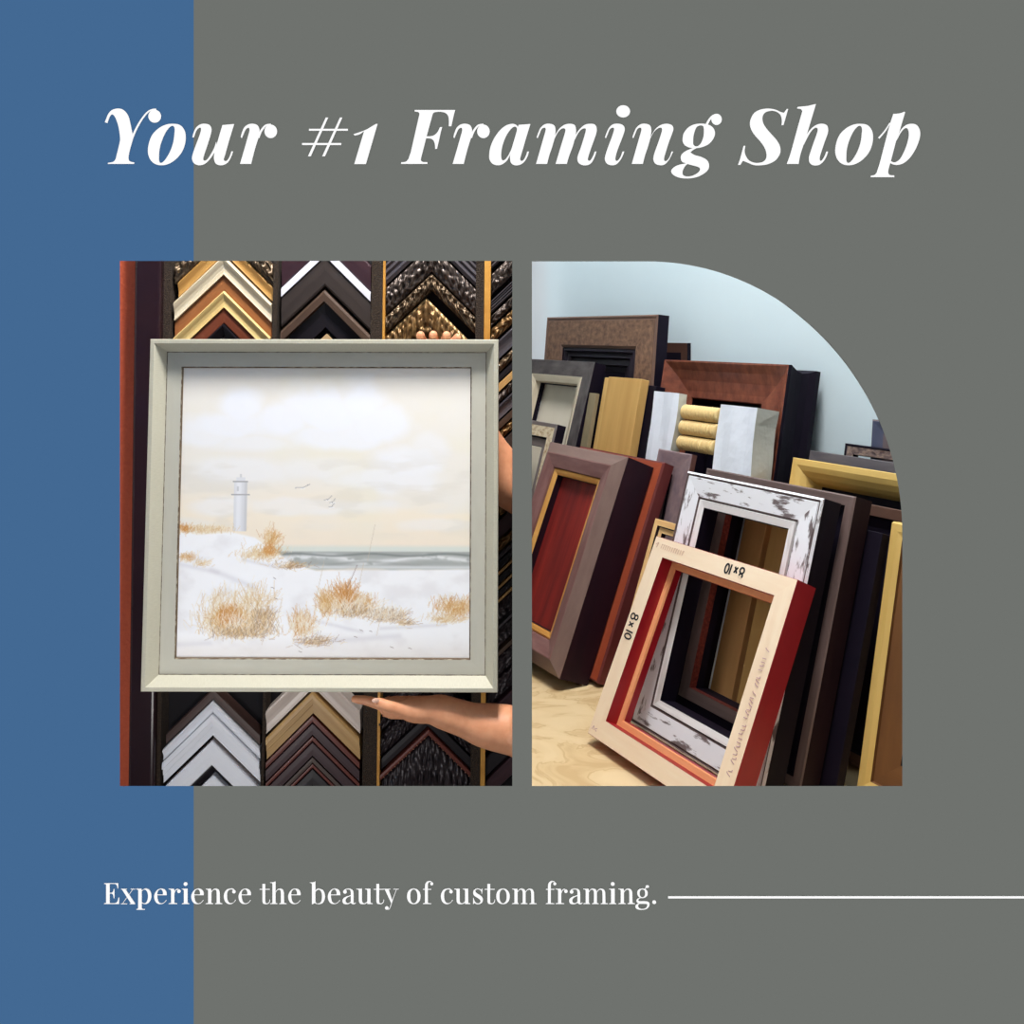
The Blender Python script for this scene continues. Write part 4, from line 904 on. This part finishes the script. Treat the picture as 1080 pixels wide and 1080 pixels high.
col = np.concatenate([col, np.full((4, 3), .4)]); col = np.concatenate([col, np.ones((nv+4, 1))], 1).astype(np.float32)
ca_ = me.color_attributes.new('paint', 'FLOAT_COLOR', 'POINT'); ca_.data.foreach_set('color', col.ravel())
canvas = bpy.data.objects.new('canvas', me); COL.objects.link(canvas); canvas.parent = pic
canvas['label'] = 'painted canvas with a white lighthouse, dunes, surf and pale clouds'

# ---------------- the person: two bare arms holding the painting
SKIN = M('skin', S(212, 146, 108), S(226, 162, 124), scale=60, rough=0.5)
SKIN.node_tree.nodes['Principled BSDF'].inputs['Subsurface Weight'].default_value = 0.15
SKIN.node_tree.nodes['Principled BSDF'].inputs['Subsurface Radius'].default_value = (0.012, 0.005, 0.003)
NAIL = M('fingernail', S(244, 196, 172), rough=0.3)
def chain_mesh(name, pts, edges, radii, roots, subdiv=2):
    me = bpy.data.meshes.new(name); me.from_pydata([tuple(p) for p in pts], edges, [])
    o = bpy.data.objects.new(name, me); COL.objects.link(o)
    sk = o.modifiers.new('skin', 'SKIN'); sk.use_smooth_shade = True
    for i, sv in enumerate(me.skin_vertices[0].data):
        r = radii[i]; sv.radius = (r, r) if not isinstance(r, tuple) else r; sv.use_root = i in roots
    sb = o.modifiers.new('sub', 'SUBSURF'); sb.levels = subdiv; sb.render_levels = subdiv
    dg = bpy.context.evaluated_depsgraph_get(); m2 = bpy.data.meshes.new_from_object(o.evaluated_get(dg))
    bpy.data.objects.remove(o); return m2
def P3(u, v, y): return pp(u, v, y)
P, E_, R2 = [], [], []
def add(p, r, prev=None):
    P.append(p); R2.append(r)
    if prev is not None: E_.append((prev, len(P)-1))
    return len(P)-1
k = 1.42/F
# lower arm: root in the forearm
f00 = add(P3(580.0, 778, 1.44), .046); f0 = add(P3(541.0, 770, 1.44), .0415, f00); f1 = add(P3(505, 764, 1.44), .0375, f0); f2 = add(P3(478, 753, 1.437), .029, f1); wr = add(P3(457, 748, 1.433), .0225, f2)
pm = add(P3(437, 747, 1.430), .0215, wr); pm2 = add(P3(418, 745.5, 1.436), .018, pm)
t0 = add(P3(424, 749, 1.412), .0125, pm); t1 = add(P3(408, 744.5, 1.404), .0098, t0); t2 = add(P3(394.5, 739.8, 1.404), .0088, t1)
for (dy_, dv) in ((0.000, 0.0), (0.019, 0.5), (0.037, 1.0), (0.054, 2.0)):
    a = add(P3(402, 742+dv, 1.428+dy_), .0090, pm2); b_ = add(P3(385, 738.0+dv*.5, 1.430+dy_), .0072, a); add(P3(370+dv*2, 737+dv*.5, 1.432+dy_), .0062, b_)
m1 = chain_mesh('arm', P, E_, R2, {f2})
# upper arm behind the painting, fingers curled over the top rail
P, E_, R2 = [], [], []
g00 = add(P3(585, 530, 1.60), .058); g0 = add(P3(545, 512, 1.60), .056, g00); g1 = add(P3(528, 500, 1.60), .056, g0); g2 = add(P3(505, 465, 1.575), .042, g1); g3 = add(P3(482, 420, 1.53), .032, g2); g4 = add(P3(470, 398, 1.51), .025, g3)
g5 = add(P3(464, 382, 1.505), .024, g4); g6 = add(P3(459, 372, 1.500), .020, g5)
for (uu, yy) in ((443.5, 353.5), (457, 352.8), (471, 353.5), (483.5, 357.5)):
    a = add(P3(459+(uu-459)*.8, 362, 1.495), .0095, g6); b_ = add(P3(uu, 355.0, 1.480), .0082, a); add(P3(uu, yy-.6, 1.453 if uu < 480 else 1.487), .0076, b_)
m2 = chain_mesh('arm', P, E_, R2, {g2})
bm_v, bm_f = [], []
for mm in (m1, m2):
    b0 = len(bm_v); bm_v += [v.co.copy() for v in mm.vertices]; bm_f += [[b0+i for i in p.vertices] for p in mm.polygons]
for v in bm_v: v.x = min(v.x, 0.0022)
person = mesh_obj('person', bm_v, bm_f, SKIN, smooth=True)
nl = [(math.cos(a)*rr_, math.sin(a)*rr_) for rr_ in (0.5, 1.0) for a in np.linspace(0, 2*math.pi, 13)[:-1]]
nb = P3(396.2, 738.8, 1.3955); nV = [nb+Vector((0, -0.0012, 0))]+[nb+Vector((x*0.0062, -0.0008*(1.2-x*x-y*y), y*0.0042)) for x, y in nl]
nF = [[0, 1+i, 1+(i+1) % 12] for i in range(12)]+[[1+i, 13+i, 13+(i+1) % 12, 1+(i+1) % 12] for i in range(12)]
mesh_obj('thumbnail', nV, nF, NAIL, parent=person, smooth=True)['label'] = 'pale thumbnail'
tag(person, 'person with only bare arms and hands showing, holding up the framed seascape', 'person')

area('added_fill_left', (-0.62, 0.93, -0.38), (-0.40, 1.6, 0.05), 0.22, 0.22, 2.2, (1.0, 0.98, 0.95))  # added low fill hidden behind the sign wall, brightens lower samples and hand
area('ceiling_light_left', (-0.10, 0.98, 2.05), (-0.33, 1.42, 0.2), 0.14, 0.35, 55, (1.0, 0.98, 0.95))
